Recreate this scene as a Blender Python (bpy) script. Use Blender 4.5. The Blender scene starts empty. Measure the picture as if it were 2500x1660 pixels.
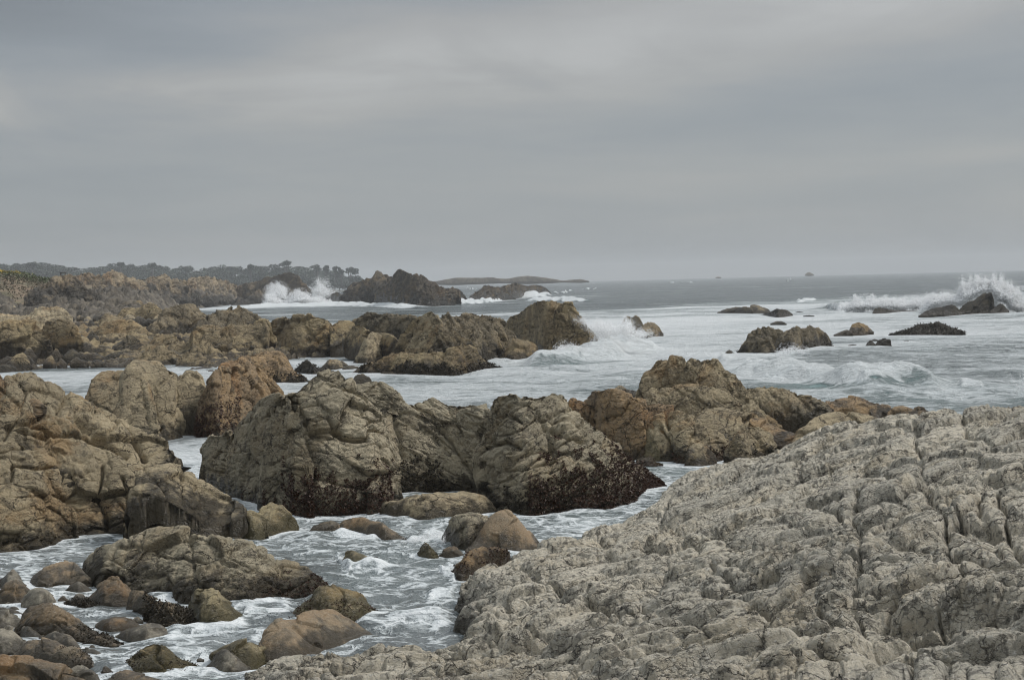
import bpy, math, time
import numpy as np
from mathutils import Matrix, Vector
T0 = time.time()
S = bpy.context.scene
COL = S.collection
rng = np.random.default_rng(7)

# ------------------------------------------------------------------ camera
CH = 5.0                                   # eye height above the sea
F = 1250 / math.tan(math.radians(18))      # focal length in photo pixels (2500 wide)
ROLL = math.atan(0.0252)
PITCH = math.atan(142 * math.cos(ROLL) / F)
fw = np.array([0, math.cos(PITCH), -math.sin(PITCH)])
up0 = np.array([0, math.sin(PITCH), math.cos(PITCH)])
r0 = np.array([1.0, 0, 0])
ca, sa = math.cos(ROLL), math.sin(ROLL)
cx_ = ca * r0 - sa * up0
cy_ = sa * r0 + ca * up0
CAM = np.array([0, 0, CH])
cam = bpy.data.cameras.new("camera"); cam_o = bpy.data.objects.new("camera", cam); COL.objects.link(cam_o)
M = Matrix.Identity(4)
for i in range(3):
    M[i][0], M[i][1], M[i][2], M[i][3] = cx_[i], cy_[i], -fw[i], CAM[i]
cam_o.matrix_world = M
cam.sensor_width = 36; cam.lens = 18 / math.tan(math.radians(18)); cam.clip_end = 60000; cam.clip_start = 0.1
S.camera = cam_o

def ray(x, y):
    """pixel -> direction scaled to horizontal length 1"""
    x = np.asarray(x, float); y = np.asarray(y, float)
    d = ((x - 1250) / F)[..., None] * cx_ + ((830 - y) / F)[..., None] * cy_ + fw
    return d / np.hypot(d[..., 0], d[..., 1])[..., None]

def at_plane(x, y, z=0.0):
    d = ray(x, y)
    t = (z - CH) / np.minimum(d[..., 2], -1e-5)
    return t

def project(P):
    q = P - CAM
    w = q @ fw
    return 1250 + F * (q @ cx_) / w, 830 - F * (q @ cy_) / w

CROP = dict(A=(0, 620, 3.691), B=(600, 620, 3.691), C=(1200, 640, 3.691), D=(1740, 620, 3.108), E=(0, 860, 3.136),
            F=(500, 840, 3.1365), G=(1140, 840, 3.1365), H=(0, 1260, 3.374), I=(500, 1200, 2.9525),
            J=(1100, 1200, 2.9525), K=(1700, 960, 2.24), S=(0, 0, 1.0))
def pts(s):
    out = []; c = CROP['S']
    for t in s.split():
        if t[0].isalpha(): c = CROP[t]; continue
        a, b = t.split(','); out.append((c[0] + float(a) / c[2], c[1] + float(b) / c[2]))
    return np.array(out)

# ------------------------------------------------------------------ noise
_pr = np.random.default_rng(11)
PERM = _pr.permutation(4096).astype(np.int32)
GR = _pr.normal(size=(4096, 3)); GR = (GR / np.linalg.norm(GR, axis=1)[:, None]).astype(np.float32)
JT = _pr.random((4096, 3)).astype(np.float32)
def _h(ix, iy, iz):
    return PERM[(PERM[(PERM[ix & 4095] + iy) & 4095] + iz) & 4095]
def gn(p, seed=0):
    p = p.astype(np.float32) + np.float32(seed * 17.31)
    i = np.floor(p).astype(np.int32); f = p - i
    u = f * f * f * (f * (f * 6 - 15) + 10)
    r = 0
    for dx in (0, 1):
        wx = u[:, 0] if dx else 1 - u[:, 0]
        for dy in (0, 1):
            wy = u[:, 1] if dy else 1 - u[:, 1]
            for dz in (0, 1):
                wz = u[:, 2] if dz else 1 - u[:, 2]
                g = GR[_h(i[:, 0] + dx, i[:, 1] + dy, i[:, 2] + dz)]
                r = r + wx * wy * wz * (g[:, 0] * (f[:, 0] - dx) + g[:, 1] * (f[:, 1] - dy) + g[:, 2] * (f[:, 2] - dz))
    return r * 1.5
def fbm(p, o=3, seed=0, g=.5):
    a = 1; r = 0
    for k in range(o):
        r = r + a * gn(p * 2.03 ** k, seed + k * 3); a *= g
    return r
def ridged(p, o=3, seed=0):
    a = 1; r = 0
    for k in range(o):
        r = r + a * (.5 - np.abs(gn(p * 2.07 ** k, seed + k * 3))) ; a *= .5
    return r
def voro(p, seed=0, facet=False):
    p = p.astype(np.float32) + np.float32(seed * 13.7)
    i = np.floor(p).astype(np.int32); f = p - i
    n = len(p)
    F1 = np.full(n, 9, np.float32); F2 = np.full(n, 9, np.float32); idd = np.zeros(n, np.int32); tl = np.zeros(n, np.float32)
    for dx in (-1, 0, 1):
        for dy in (-1, 0, 1):
            for dz in (-1, 0, 1):
                h = _h(i[:, 0] + dx, i[:, 1] + dy, i[:, 2] + dz)
                j = JT[h]
                ox, oy, oz = dx + j[:, 0] - f[:, 0], dy + j[:, 1] - f[:, 1], dz + j[:, 2] - f[:, 2]
                d = ox * ox + oy * oy + oz * oz
                m = d < F1
                F2 = np.where(m, F1, np.minimum(F2, d)); F1 = np.where(m, d, F1); idd = np.where(m, h, idd)
                if facet:
                    g = GR[(h * 7 + 13) & 4095]; tl = np.where(m, ox * g[:, 0] + oy * g[:, 1] + oz * g[:, 2], tl)
    if facet: return np.sqrt(F1), np.sqrt(F2), JT[idd, 0], tl          # tl: each block's own tilted face
    return np.sqrt(F1), np.sqrt(F2), JT[idd, 0]
def sst(a, b, x):
    t = np.clip((x - a) / (b - a), 0, 1); return t * t * (3 - 2 * t)
def gsm(a, s):
    if s < .4: return a
    r = int(3 * s) + 1
    k = np.exp(-.5 * (np.arange(-r, r + 1) / s) ** 2); k /= k.sum()
    return np.convolve(np.pad(a, r, mode='edge'), k, 'valid')
def rotm(ax, ay, az):
    from mathutils import Euler
    return np.array(Euler((ax, ay, az)).to_matrix())

# ------------------------------------------------------------------ object helpers
def tag(o, label=None, cat=None, group=None, kind=None):
    if label: o['label'] = label
    if cat: o['category'] = cat
    if group: o['group'] = group
    if kind: o['kind'] = kind
    return o
def mesh_np(name, V, Q, mat, parent=None, attrs=None, smooth=True):
    me = bpy.data.meshes.new(name)
    V = np.asarray(V, np.float32); Q = np.asarray(Q, np.int32)
    k = Q.shape[1]
    me.vertices.add(len(V)); me.vertices.foreach_set('co', V.ravel())
    me.loops.add(Q.size); me.loops.foreach_set('vertex_index', Q.ravel())
    me.polygons.add(len(Q)); me.polygons.foreach_set('loop_start', np.arange(0, Q.size, k, dtype=np.int32))
    if smooth: me.polygons.foreach_set('use_smooth', np.ones(len(Q), bool))
    for nme, a in (attrs or {}).items():
        at = me.attributes.new(nme, 'FLOAT', 'POINT'); at.data.foreach_set('value', np.asarray(a, np.float32))
    me.update(calc_edges=True); me.validate()
    me.materials.append(mat)
    o = bpy.data.objects.new(name, me); COL.objects.link(o)
    if name == 'seaweed': o['kind'] = 'stuff'
    if parent: o.parent = parent
    return o
def centre(o, loc):
    """move the origin of a mesh to its foot"""
    me = o.data; n = len(me.vertices); a = np.empty(n * 3, np.float32); me.vertices.foreach_get('co', a)
    a = a.reshape(-1, 3) - np.asarray(loc, np.float32); me.vertices.foreach_set('co', a.ravel()); o.location = loc
def gridq(nc, nr):
    i = np.arange(nc * nr).reshape(nc, nr)
    return np.stack([i[:-1, :-1], i[1:, :-1], i[1:, 1:], i[:-1, 1:]], -1).reshape(-1, 4)

# ------------------------------------------------------------------ materials
def nt(name):
    m = bpy.data.materials.new(name); m.use_nodes = True
    t = m.node_tree; t.nodes.clear(); return m, t
class N:
    def __init__(s, t): s.t = t
    def n(s, k, **kw):
        x = s.t.nodes.new(k)
        for a, b in kw.items(): setattr(x, a, b)
        return x
    def l(s, a, b): s.t.links.new(a, b)
    def put(s, inp, v):
        if hasattr(v, 'is_linked'): s.l(v, inp)
        else: inp.default_value = v
    def noise(s, co, scale, det=4, rough=.55, dist=0, out='Fac'):
        x = s.n('ShaderNodeTexNoise'); s.l(co, x.inputs['Vector'])
        s.put(x.inputs['Scale'], scale); x.inputs['Detail'].default_value = det
        x.inputs['Roughness'].default_value = rough; x.inputs['Distortion'].default_value = dist
        return x.outputs[out]
    def vor(s, co, scale, feat='F1', out='Distance'):
        x = s.n('ShaderNodeTexVoronoi', feature=feat); s.l(co, x.inputs['Vector']); s.put(x.inputs['Scale'], scale)
        return x.outputs[out]
    def ramp(s, v, a, b, lo=0., hi=1.):
        x = s.n('ShaderNodeMapRange', interpolation_type='SMOOTHSTEP'); s.put(x.inputs[0], v)
        s.put(x.inputs[1], a); s.put(x.inputs[2], b); x.inputs[3].default_value = lo; x.inputs[4].default_value = hi
        return x.outputs[0]
    def m(s, op, a, b=None, c=None):
        x = s.n('ShaderNodeMath', operation=op); s.put(x.inputs[0], a)
        if b is not None: s.put(x.inputs[1], b)
        if c is not None: s.put(x.inputs[2], c)
        return x.outputs[0]
    def mix(s, f, a, b, mode='MIX'):
        x = s.n('ShaderNodeMix', data_type='RGBA', blend_type=mode); s.put(x.inputs[0], f)
        for q, v in ((6, a), (7, b)):
            if isinstance(v, tuple): v = (*v, 1)
            s.put(x.inputs[q], v)
        return x.outputs[2]
    def map(s, co, sc=(1, 1, 1), rot=(0, 0, 0)):
        x = s.n('ShaderNodeMapping'); s.l(co, x.inputs[0]); x.inputs['Scale'].default_value = sc; x.inputs['Rotation'].default_value = rot
        return x.outputs[0]

def rock_mat(name, a, b, stain=(.30, .17, .06), st=.25, lich=.3, lichc=(.035, .032, .026), sc=1.0, wet=.35, wetc=(.045, .036, .023), rough=.8, bump=.5,
             pale=(.55, .5, .4), spk=.35, crack=.5, gloss_wet=.3, lsc=3.0, lth=.53):
    m, t = nt(name); k = N(t)
    geo = k.n('ShaderNodeNewGeometry'); P = geo.outputs['Position']
    tone = k.n('ShaderNodeAttribute', attribute_name='tone').outputs['Fac']
    foot = k.n('ShaderNodeAttribute', attribute_name='foot').outputs['Fac']     # height above the rock's own waterline
    n1 = k.noise(P, 1.1 * sc, 7, .68)
    c = k.mix(k.ramp(k.m('ADD', n1, k.m('MULTIPLY', k.m('SUBTRACT', tone, .5), .5)), .32, .68), a, b)
    # ochre staining
    n2 = k.noise(P, .55 * sc, 5, .65, .8)
    c = k.mix(k.m('MULTIPLY', k.ramp(n2, .5, .66), st), c, stain)
    # feldspar grain: pale and dark specks
    g = k.noise(P, 19 * sc, 5, .78)
    c = k.mix(k.m('MULTIPLY', k.ramp(g, .53, .66), spk * 1.2), c, pale)
    g2 = k.noise(P, 13 * sc, 6, .8)
    c = k.mix(k.m('MULTIPLY', k.ramp(g2, .56, .68), spk * 1.5), c, tuple(x * .25 for x in a))
    # patches of grey-black lichen
    n3 = k.noise(P, lsc * sc, 10, .76, .3)
    c = k.mix(k.m('MULTIPLY', k.ramp(n3, lth, lth + .075), lich), c, lichc)
    n4 = k.noise(k.map(P, (1, 1, .55)), .8 * sc, 8, .7, .5)
    c = k.mix(k.m('MULTIPLY', k.ramp(n4, .55, .68), lich * .9), c, tuple(x * .30 for x in b))
    # joint lines, broken up
    nz = k.noise(P, 1.0 * sc, 6, .65, 0, 'Color')
    ws = k.n('ShaderNodeVectorMath', operation='SCALE'); k.l(nz, ws.inputs[0]); ws.inputs['Scale'].default_value = .7 / sc
    wv = k.n('ShaderNodeVectorMath', operation='ADD'); k.l(P, wv.inputs[0]); k.l(ws.outputs[0], wv.inputs[1])
    W = wv.outputs[0]
    e1 = k.vor(k.map(W, (.7, 1, 2.2), (.35, .25, .2)), 1.5 * sc, 'DISTANCE_TO_EDGE')
    e2 = k.vor(k.map(W, (.8, 1.2, 2.4), (.2, -.5, .7)), 4.6 * sc, 'DISTANCE_TO_EDGE')
    k1 = k.ramp(k.noise(P, .8 * sc, 2), .36, .5); k2 = k.ramp(k.noise(P, 1.1 * sc, 2), .44, .58)
    cr = k.m('MINIMUM', k.m('SUBTRACT', 1, k.m('MULTIPLY', k.ramp(e1, .0, .022, 1, 0), k1)), k.m('SUBTRACT', 1, k.m('MULTIPLY', k.ramp(e2, .0, .045, .7, 0), k2)))
    c = k.mix(k.m('MULTIPLY', k.m('SUBTRACT', 1, cr), crack), c, lichc)
    # wet, algae-darkened foot
    nf = k.noise(P, 2.2 * sc, 5, .65)
    fz = k.m('ADD', foot, k.m('MULTIPLY', k.m('SUBTRACT', nf, .5), -1.3 * wet / .35))
    wm = k.ramp(fz, wet * .3, wet * 1.2, 1, 0)
    c = k.mix(k.m('MULTIPLY', wm, .88), c, wetc)
    bs = k.n('ShaderNodeBsdfPrincipled'); k.l(c, bs.inputs['Base Color'])
    k.put(bs.inputs['Roughness'], k.ramp(wm, 0, 1, rough, gloss_wet)); bs.inputs['Specular IOR Level'].default_value = .3
    h1 = k.noise(P, 6 * sc, 9, .74)
    hh = k.m('ADD', k.m('MULTIPLY', h1, 1.2), k.m('MULTIPLY', cr, .8 * crack))
    hh = k.m('ADD', hh, k.m('MULTIPLY', g, .35))
    bp = k.n('ShaderNodeBump'); bp.inputs['Strength'].default_value = min(1, bump * 1.5); bp.inputs['Distance'].default_value = .13 / sc
    k.l(hh, bp.inputs['Height']); k.l(bp.outputs[0], bs.inputs['Normal'])
    o = k.n('ShaderNodeOutputMaterial'); k.l(bs.outputs[0], o.inputs[0])
    return m

MAT = dict(
    ledge=rock_mat('pale_ledge_granite', (.72, .645, .51), (.595, .545, .445), (.54, .42, .25), .35, .66, (.085, .08, .07), 1.25, .22, rough=.9, spk=.60, crack=.80, bump=.85, pale=(.82, .785, .71), lsc=6.5, lth=.505),
    tan=rock_mat('tan_granite', (.54, .435, .275), (.39, .318, .205), (.38, .20, .06), .45, .62, (.045, .038, .028), .9, .45, spk=.42, crack=.82, bump=.7, pale=(.66, .56, .38)),
    grey=rock_mat('grey_granite', (.58, .495, .345), (.43, .37, .26), (.36, .23, .09), .3, .62, (.05, .043, .033), .9, .45, spk=.45, crack=.82, bump=.75, pale=(.70, .62, .45)),
    olive=rock_mat('olive_granite', (.38, .31, .18), (.27, .22, .13), (.30, .18, .05), .4, .5, (.035, .03, .022), 1.0, .42, wetc=(.07, .058, .025), spk=.4),
    rust=rock_mat('rusty_granite', (.45, .30, .155), (.34, .24, .14), (.38, .17, .045), .5, .6, (.035, .03, .022), .9, .45, crack=.82, spk=.4, bump=.7),
    wet=rock_mat('wet_boulder_rock', (.19, .13, .07), (.13, .097, .06), (.24, .12, .035), .5, .4, (.025, .02, .014), 1.4, .25, rough=.5, spk=.25, crack=.25, bump=.35),
    pebble=rock_mat('smooth_grey_boulder_rock', (.30, .265, .20), (.21, .19, .15), (.32, .19, .07), .25, .2, sc=1.6, wet=.26, rough=.6, spk=.42, crack=.15, bump=.3),
    brownb=rock_mat('smooth_brown_boulder_rock', (.27, .195, .115), (.20, .16, .105), (.28, .15, .05), .35, .25, sc=1.4, wet=.32, rough=.55, spk=.3, crack=.25, bump=.35),
    mid=rock_mat('mid_distance_rock', (.46, .355, .20), (.31, .24, .14), (.34, .19, .06), .45, .6, (.04, .033, .024), .45, .7, wetc=(.05, .038, .025), spk=.35, crack=.8, bump=.7, pale=(.56, .46, .3)),
    middark=rock_mat('dark_crag_rock', (.30, .24, .15), (.19, .155, .10), (.24, .16, .06), .4, .6, (.035, .03, .024), .45, .8, spk=.3, crack=.8, bump=.7),
    kelp=rock_mat('weedy_rock', (.048, .040, .026), (.03, .026, .02), (.07, .052, .02), .4, .5, (.02, .018, .014), .8, .5, spk=.03, crack=.4, bump=.9),
    far=rock_mat('far_crag_rock', (.22, .165, .10), (.115, .09, .062), (.28, .17, .07), .4, .65, (.035, .03, .024), .14, 2.6, wetc=(.05, .043, .033), spk=.3, crack=.7, bump=.8),
    cliff=rock_mat('ochre_cliff_rock', (.50, .39, .25), (.33, .26, .175), (.42, .25, .12), .5, .6, (.06, .05, .038), .13, 4.5, wetc=(.07, .062, .05), spk=.3, crack=.7, bump=.8),
    cobble=rock_mat('grey_shore_rock', (.21, .175, .13), (.105, .09, .072), (.2, .15, .09), .3, .6, sc=.45, wet=.4, crack=.5),
)

def foam_mat():
    m, t = nt('spray'); k = N(t)
    d = k.n('ShaderNodeBsdfDiffuse'); d.inputs[0].default_value = (.97, .97, .97, 1)
    tr = k.n('ShaderNodeBsdfTranslucent'); tr.inputs[0].default_value = (.97, .97, .97, 1)
    a = k.n('ShaderNodeMixShader'); a.inputs[0].default_value = .4
    k.l(d.outputs[0], a.inputs[1]); k.l(tr.outputs[0], a.inputs[2])
    tp = k.n('ShaderNodeBsdfTransparent'); b = k.n('ShaderNodeMixShader'); b.inputs[0].default_value = .3      # fine droplets let light through
    k.l(a.outputs[0], b.inputs[1]); k.l(tp.outputs[0], b.inputs[2])
    o = k.n('ShaderNodeOutputMaterial'); k.l(b.outputs[0], o.inputs[0]); return m
SPRAY = foam_mat()
def leaf_mat(name, a, b, sc, rough=.6):
    m, t = nt(name); k = N(t)
    geo = k.n('ShaderNodeNewGeometry')
    c = k.mix(k.ramp(k.noise(geo.outputs['Position'], sc, 3), .35, .65), a, b)
    r = k.mix(k.m('MULTIPLY', geo.outputs['Random Per Island'], .5), c, tuple(x * 1.7 for x in b))
    bs = k.n('ShaderNodeBsdfPrincipled'); k.l(r, bs.inputs['Base Color']); bs.inputs['Roughness'].default_value = rough
    o = k.n('ShaderNodeOutputMaterial'); k.l(bs.outputs[0], o.inputs[0]); return m
WEED_R = leaf_mat('red_brown_seaweed', (.034, .013, .007), (.055, .024, .010), 4)
WEED_B = leaf_mat('black_brown_seaweed', (.016, .012, .007), (.035, .024, .01), 3)
CYPRESS = leaf_mat('cypress_foliage', (.022, .036, .022), (.034, .05, .028), .12)
BARK = leaf_mat('cypress_bark', (.07, .06, .05), (.09, .08, .07), .5)

# ------------------------------------------------------------------ rock displacement
STY = dict(
    #        lump, [ (cell rel, crack depth, block step+tilt, anis, crack width) ...], strata wrinkles, fine rel
    cracked=dict(lump=.014, cr=[(.72, .028, .120, (1, 1, 1.5), .02), (.26, .020, .034, (1, 1.2, 1.9), .04), (.10, .007, .010, (1, 1.1, 1.7), .05)], wr=.010, rid=.006, fine=.004),
    striated=dict(lump=.014, cr=[(.75, .026, .110, (1, 1, 1.3), .02), (.22, .020, .026, (.38, .8, 2.8), .05), (.09, .008, .009, (.42, .9, 2.6), .06)], wr=.020, rid=.006, fine=.004),
    jointed=dict(lump=.014, cr=[(.42, .045, .085, (1.9, 1.2, .55), .03), (.18, .020, .026, (1.3, 1, 1.0), .04), (.08, .007, .009, (1, 1.1, 1.5), .05)], wr=.008, rid=.006, fine=.004),
    smooth=dict(lump=.035, cr=[(.6, .006, .09, (1, 1, 1.2), .03)], wr=.001, rid=.004, fine=.003),
    boulder=dict(lump=.022, cr=[(.70, .012, .15, (1, 1, 1.3), .02), (.28, .008, .030, (1, 1, 1.4), .04)], wr=.004, rid=.005, fine=.004),
    jagged=dict(lump=.03, cr=[(.40, .05, .13, (1.7, 1.2, .6), .05), (.17, .030, .060, (1.4, 1, .75), .07), (.07, .012, .022, (1, 1, 1.2), .12)], wr=.012, rid=.018, fine=.009),
    weedy=dict(lump=.07, cr=[(.25, .05, .05, (1, 1, 1), .3), (.10, .035, .02, (1, 1, 1), .4)], wr=0, rid=.05, fine=.02),
)
def displace(P, Nn, Sz, u, sty, seed, amp=1.0, tilt=0.0):
    """P (n,3) points, Nn normals, Sz rock size in metres, u metres per photo pixel; returns displaced points and a tone per block"""
    p = P + 31.7 * seed
    d = sty['lump'] * Sz * fbm(p / (Sz * .6), 3, seed)
    wp = p + (.045 * Sz) * np.stack([fbm(p / (Sz * .35), 2, 5), fbm(p / (Sz * .35), 2, 6), fbm(p / (Sz * .35), 2, 7)], -1)
    tone = 0
    rs = np.random.default_rng(seed)
    R0 = rotm(rs.uniform(-.3, .3), tilt + rs.uniform(-.25, .25), rs.uniform(-.5, .5))
    for li, (cs, am, bl, an, gw) in enumerate(sty['cr']):
        cell = max(cs * Sz, 11 * u)
        R = R0 @ rotm(rs.uniform(-.12, .12), rs.uniform(-.12, .12), rs.uniform(-.2, .2))
        q = (wp @ R.T) * np.array(an) / cell
        f1, f2, idd, tl = voro(q, seed % 50 + li * 5, True)
        e = f2 - f1
        gw_ = max(gw * 2.2, 1.7 * 2.4 * u / cell)
        mk = .35 + 1.1 * sst(-.3, .4, gn(p / (Sz * .4), 9 + li))
        d = d + am * Sz * (np.sqrt(np.clip(e / gw_, 0, 1)) - 1) * mk
        d = d + bl * Sz * (.20 * (idd - .5) + .62 * tl) * (.85 if li == 0 else mk)
        d = d + .14 * bl * Sz * (np.sqrt(np.clip(e / .25, 0, 1)) - .7) * (li > 0)          # weathered, rounded arrises
        tone = tone + idd * (.65 if li == 0 else .35)
    if sty['wr']:
        qs = (wp @ R0.T) * np.array([.30, .45, 1.3]) / max(.05 * Sz, 6 * u)
        d = d + sty['wr'] * Sz * (ridged(qs, 3, seed + 8) - .15) * (.4 + 1.2 * sst(-.35, .4, gn(p / (Sz * .3), 61)))
    d = d + sty['rid'] * Sz * ridged(wp / (max(.07 * Sz, 7 * u)), 3, seed + 2)
    d = d + sty['fine'] * Sz * fbm(p / max(.025 * Sz, 3 * u), 2, seed + 4)
    return P + Nn * (d * amp)[:, None], np.clip(tone, 0, 1)

def groove_d(px, py, lines):
    d = np.full(px.shape, 1e9)
    for L in lines:
        for (x0, y0), (x1, y1) in zip(L[:-1], L[1:]):
            dx, dy = x1 - x0, y1 - y0
            t = np.clip(((px - x0) * dx + (py - y0) * dy) / (dx * dx + dy * dy + 1e-9), 0, 1)
            d = np.minimum(d, np.hypot(px - x0 - t * dx, py - y0 - t * dy))
    return d

FEET = []
def lobe(top, base, D=None, depth=1.0, rnd=.8, back=1.0, sm=1.0, sty='cracked', seed=1, amp=1.0, tilt=0.0, cap=.12, size=None, grooves=None, gdep=.05, zoff=0, res=1.0, under=0):
    tp, bp_ = pts(top), pts(base)
    if sty != 'smooth' and not under: rnd, depth = rnd * .72, depth * 1.2
    x0, x1 = tp[0, 0], tp[-1, 0]
    w = x1 - x0
    nc = int(np.clip(w / 2.1 * res, 10, 700))
    xs = np.linspace(x0, x1, nc)
    ty = np.interp(xs, tp[:, 0], tp[:, 1]); by = np.interp(xs, bp_[:, 0], bp_[:, 1])
    pxs = w / (nc - 1)
    ty = gsm(ty, sm * 3 / pxs); by = gsm(by, 6 / pxs)
    hs = np.ones(nc)
    # rounded ends
    hl, hr = max(by[0] - ty[0], 0), max(by[-1] - ty[-1], 0)
    def capcols(xe, te, be, h, sg):
        k = int(np.clip(h / 7, 3, 14)); f = np.linspace(0, 1, k + 1)[1:]
        ang = f * math.pi / 2
        return xe + sg * cap * h * np.sin(ang), np.full(k, te), np.full(k, be), np.clip(np.cos(ang), 0.02, 1)
    xl, tl, bl, sl = capcols(xs[0], ty[0], by[0], hl, -1)
    xr, tr, br, sr = capcols(xs[-1], ty[-1], by[-1], hr, 1)
    xs = np.r_[xl[::-1], xs, xr]; ty = np.r_[tl[::-1], ty, tr]; by = np.r_[bl[::-1], by, br]; hs = np.r_[sl[::-1], hs, sr]
    ty = by - (by - ty) * hs
    hp = np.maximum(by - ty, 1.5); ty = by - hp
    nc = len(xs)
    if D is None: D0 = at_plane(xs, by, 0.0)
    elif isinstance(D, (tuple, list)): D0 = np.interp(xs, np.linspace(x0, x1, len(D)), D)
    else: D0 = np.full(nc, float(D))
    df, dt = ray(xs, by), ray(xs, ty)
    zf = CH + df[:, 2] * D0
    u = D0 / F
    Hm = hp * u; Hx = Hm.max(); Wm = (xs[-1] - xs[0]) * u.mean()
    s = np.clip(2 * (xs - xs[0]) / (xs[-1] - xs[0]) - 1, -1, 1); plan = np.sqrt(np.clip(1 - s * s, 0, 1))
    d = depth * (.35 * Hm + .3 * min(Wm, 2.5 * Hx) * plan)
    dflat = np.where(dt[:, 2] < -1e-4, (zf - CH) / np.minimum(dt[:, 2], -1e-4), 1e9)
    d = np.minimum(d, .72 * np.maximum(dflat - D0, .02))
    if under: d = np.full(nc, -float(under))
    zr = CH + dt[:, 2] * (D0 + d)
    nf = int(np.clip(hp.max() / 2.1 * res, 8, 420)); nb = int(np.clip(nf * .35, 5, 90))
    t = np.linspace(0, 1, nf)
    q = (1 - rnd) * t + rnd * (1 - np.cos(t * math.pi / 2)); dr = (1 - rnd) * (1 - t) + rnd * (1 - np.sin(t * math.pi / 2))
    q = t * .35 + q * .65 if rnd > .5 else q
    zt0 = zr - dt[:, 2] * d
    Dm = D0[:, None] + d[:, None] * q
    Z = zr[:, None] + dt[:, 2:3] * (d[:, None] * (q - 1)) - dr * (zt0 - zf)[:, None]
    ps = np.linspace(0, 1, nb + 1)[1:]
    db = back * (np.abs(d) + .15 * Hm)
    zbk = np.minimum(zf, 0 if D is None else zf) - .35 * Hm - .25
    Db = (D0 + d)[:, None] + db[:, None] * ps
    dr2 = 1 - np.sqrt(np.clip(1 - ps ** 2 * .999, 0, 1)) * .75 - .25 * (1 - ps)
    ztb = zr[:, None] + dt[:, 2:3] * (db[:, None] * ps)
    Zb = ztb - dr2 * (ztb - zbk[:, None])
    sk = np.array([1.0, .5])
    Ds = D0[:, None] - (.06 * Hm + .02)[:, None] * sk
    Zs = zf[:, None] - (.3 * Hm + .3)[:, None] * sk
    DD = np.concatenate([Ds, Dm, Db], 1); ZZ = np.concatenate([Zs, Z, Zb], 1) + zoff
    hx, hy = df[:, 0:1], df[:, 1:2]
    hn = np.hypot(hx, hy)
    P = np.stack([DD * hx / hn, DD * hy / hn, ZZ], -1)
    nr = P.shape[1]
    du = np.gradient(P, axis=0); dv = np.gradient(P, axis=1)
    Nn = np.cross(du, dv); Nn /= np.linalg.norm(Nn, axis=-1, keepdims=True) + 1e-9
    Sz = size if size else max(min(Wm, 2.2 * Hx), .02)
    Pf = P.reshape(-1, 3); Nf = Nn.reshape(-1, 3)
    um = float(u.mean())
    V, tone = displace(Pf, Nf, Sz, um, STY[sty], seed, amp, tilt)
    if grooves:
        gx, gy = project(Pf)
        gx = gx + 5 * gn(Pf / (Sz * .08), 71); gy = gy + 5 * gn(Pf / (Sz * .08), 72)
        for deep in (0, 1):
            gl = [pts(x.lstrip('!')) for x in grooves if (x[0] == '!') == bool(deep)]
            if not gl: continue
            g = groove_d(gx, gy, gl)
            wv = 1 + .6 * gn(Pf / (Sz * .1), 3)
            V = V - Nf * ((gdep if not deep else .05) * Sz * np.exp(-(g / ((6.5 if deep else 3.4) * wv)) ** 2))[:, None]
            if not deep: V = V - Nf * (.35 * gdep * Sz * np.exp(-(g / 14) ** 2))[:, None]
    foot = V[:, 2] - np.repeat(zf if D is not None else np.zeros(nc), nr)
    front = np.zeros((nc, nr), bool); front[:, 2:2 + nf] = True
    if D is None: FEET.append(P[::max(1, nc // 14), 2, :2])
    return dict(V=V, Q=gridq(nc, nr), tone=tone, foot=foot, front=front.ravel(), water=D is None, N=Nf, u=um, zf=float(np.median(zf)), Sz=Sz, c=(float(P[nc // 2, 2, 0]), float(P[nc // 2, 2, 1]), float(zf[nc // 2])))

def weed(parent, lobes, loc, top, mat=None, size=5.0, dens=1.0, xr=None, seed=3, name='seaweed', label=None, thr=0.0):
    """tufts of seaweed growing on the lower front of a rock; top = height in photo px above the foot"""
    V4 = []; r = np.random.default_rng(seed)
    for L in lobes:
        if not L['water']: continue
        V = L['V']; u = L['u']
        px, py = project(V)
        lim = top * u * (1 + .9 * fbm(V / (40 * u), 3, seed)) 
        m = L['front'] & (L['foot'] < lim) & (L['foot'] > -3 * u) & (gn(V / (14 * u), seed + 5) > thr - .35)
        if xr: m &= (px > xr[0]) & (px < xr[1])
        idx = np.nonzero(m)[0]
        k = int(len(idx) * .60 * dens)
        if k < 4: continue
        idx = r.choice(idx, k)
        c = V[idx] + L['N'][idx] * (u * size * r.uniform(-.1, .5, k))[:, None]
        for rep in range(2):
            a = r.normal(size=(k, 3)); a /= np.linalg.norm(a, axis=1)[:, None]
            b = np.cross(a, r.normal(size=(k, 3))); b /= np.linalg.norm(b, axis=1)[:, None]
            ln = (u * size * r.uniform(.4, 1.3, k))[:, None]; wd = ln * r.uniform(.25, .6, k)[:, None]
            dn = np.array([0, 0, -1.0]) * .4 + L['N'][idx] * .5
            a = a * .8 + dn
            V4.append(np.stack([c - b * wd * .4, c + b * wd * .4, c + a * ln * .6 + b * wd, c + a * ln, ], 1))
    if not V4: return
    V4 = np.concatenate(V4); n = len(V4)
    o = mesh_np(name, V4.reshape(-1, 3) - np.asarray(loc), np.arange(n * 4).reshape(n, 4), mat or WEED_R, parent, smooth=False)
    if label: o['label'] = label
    return o

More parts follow.
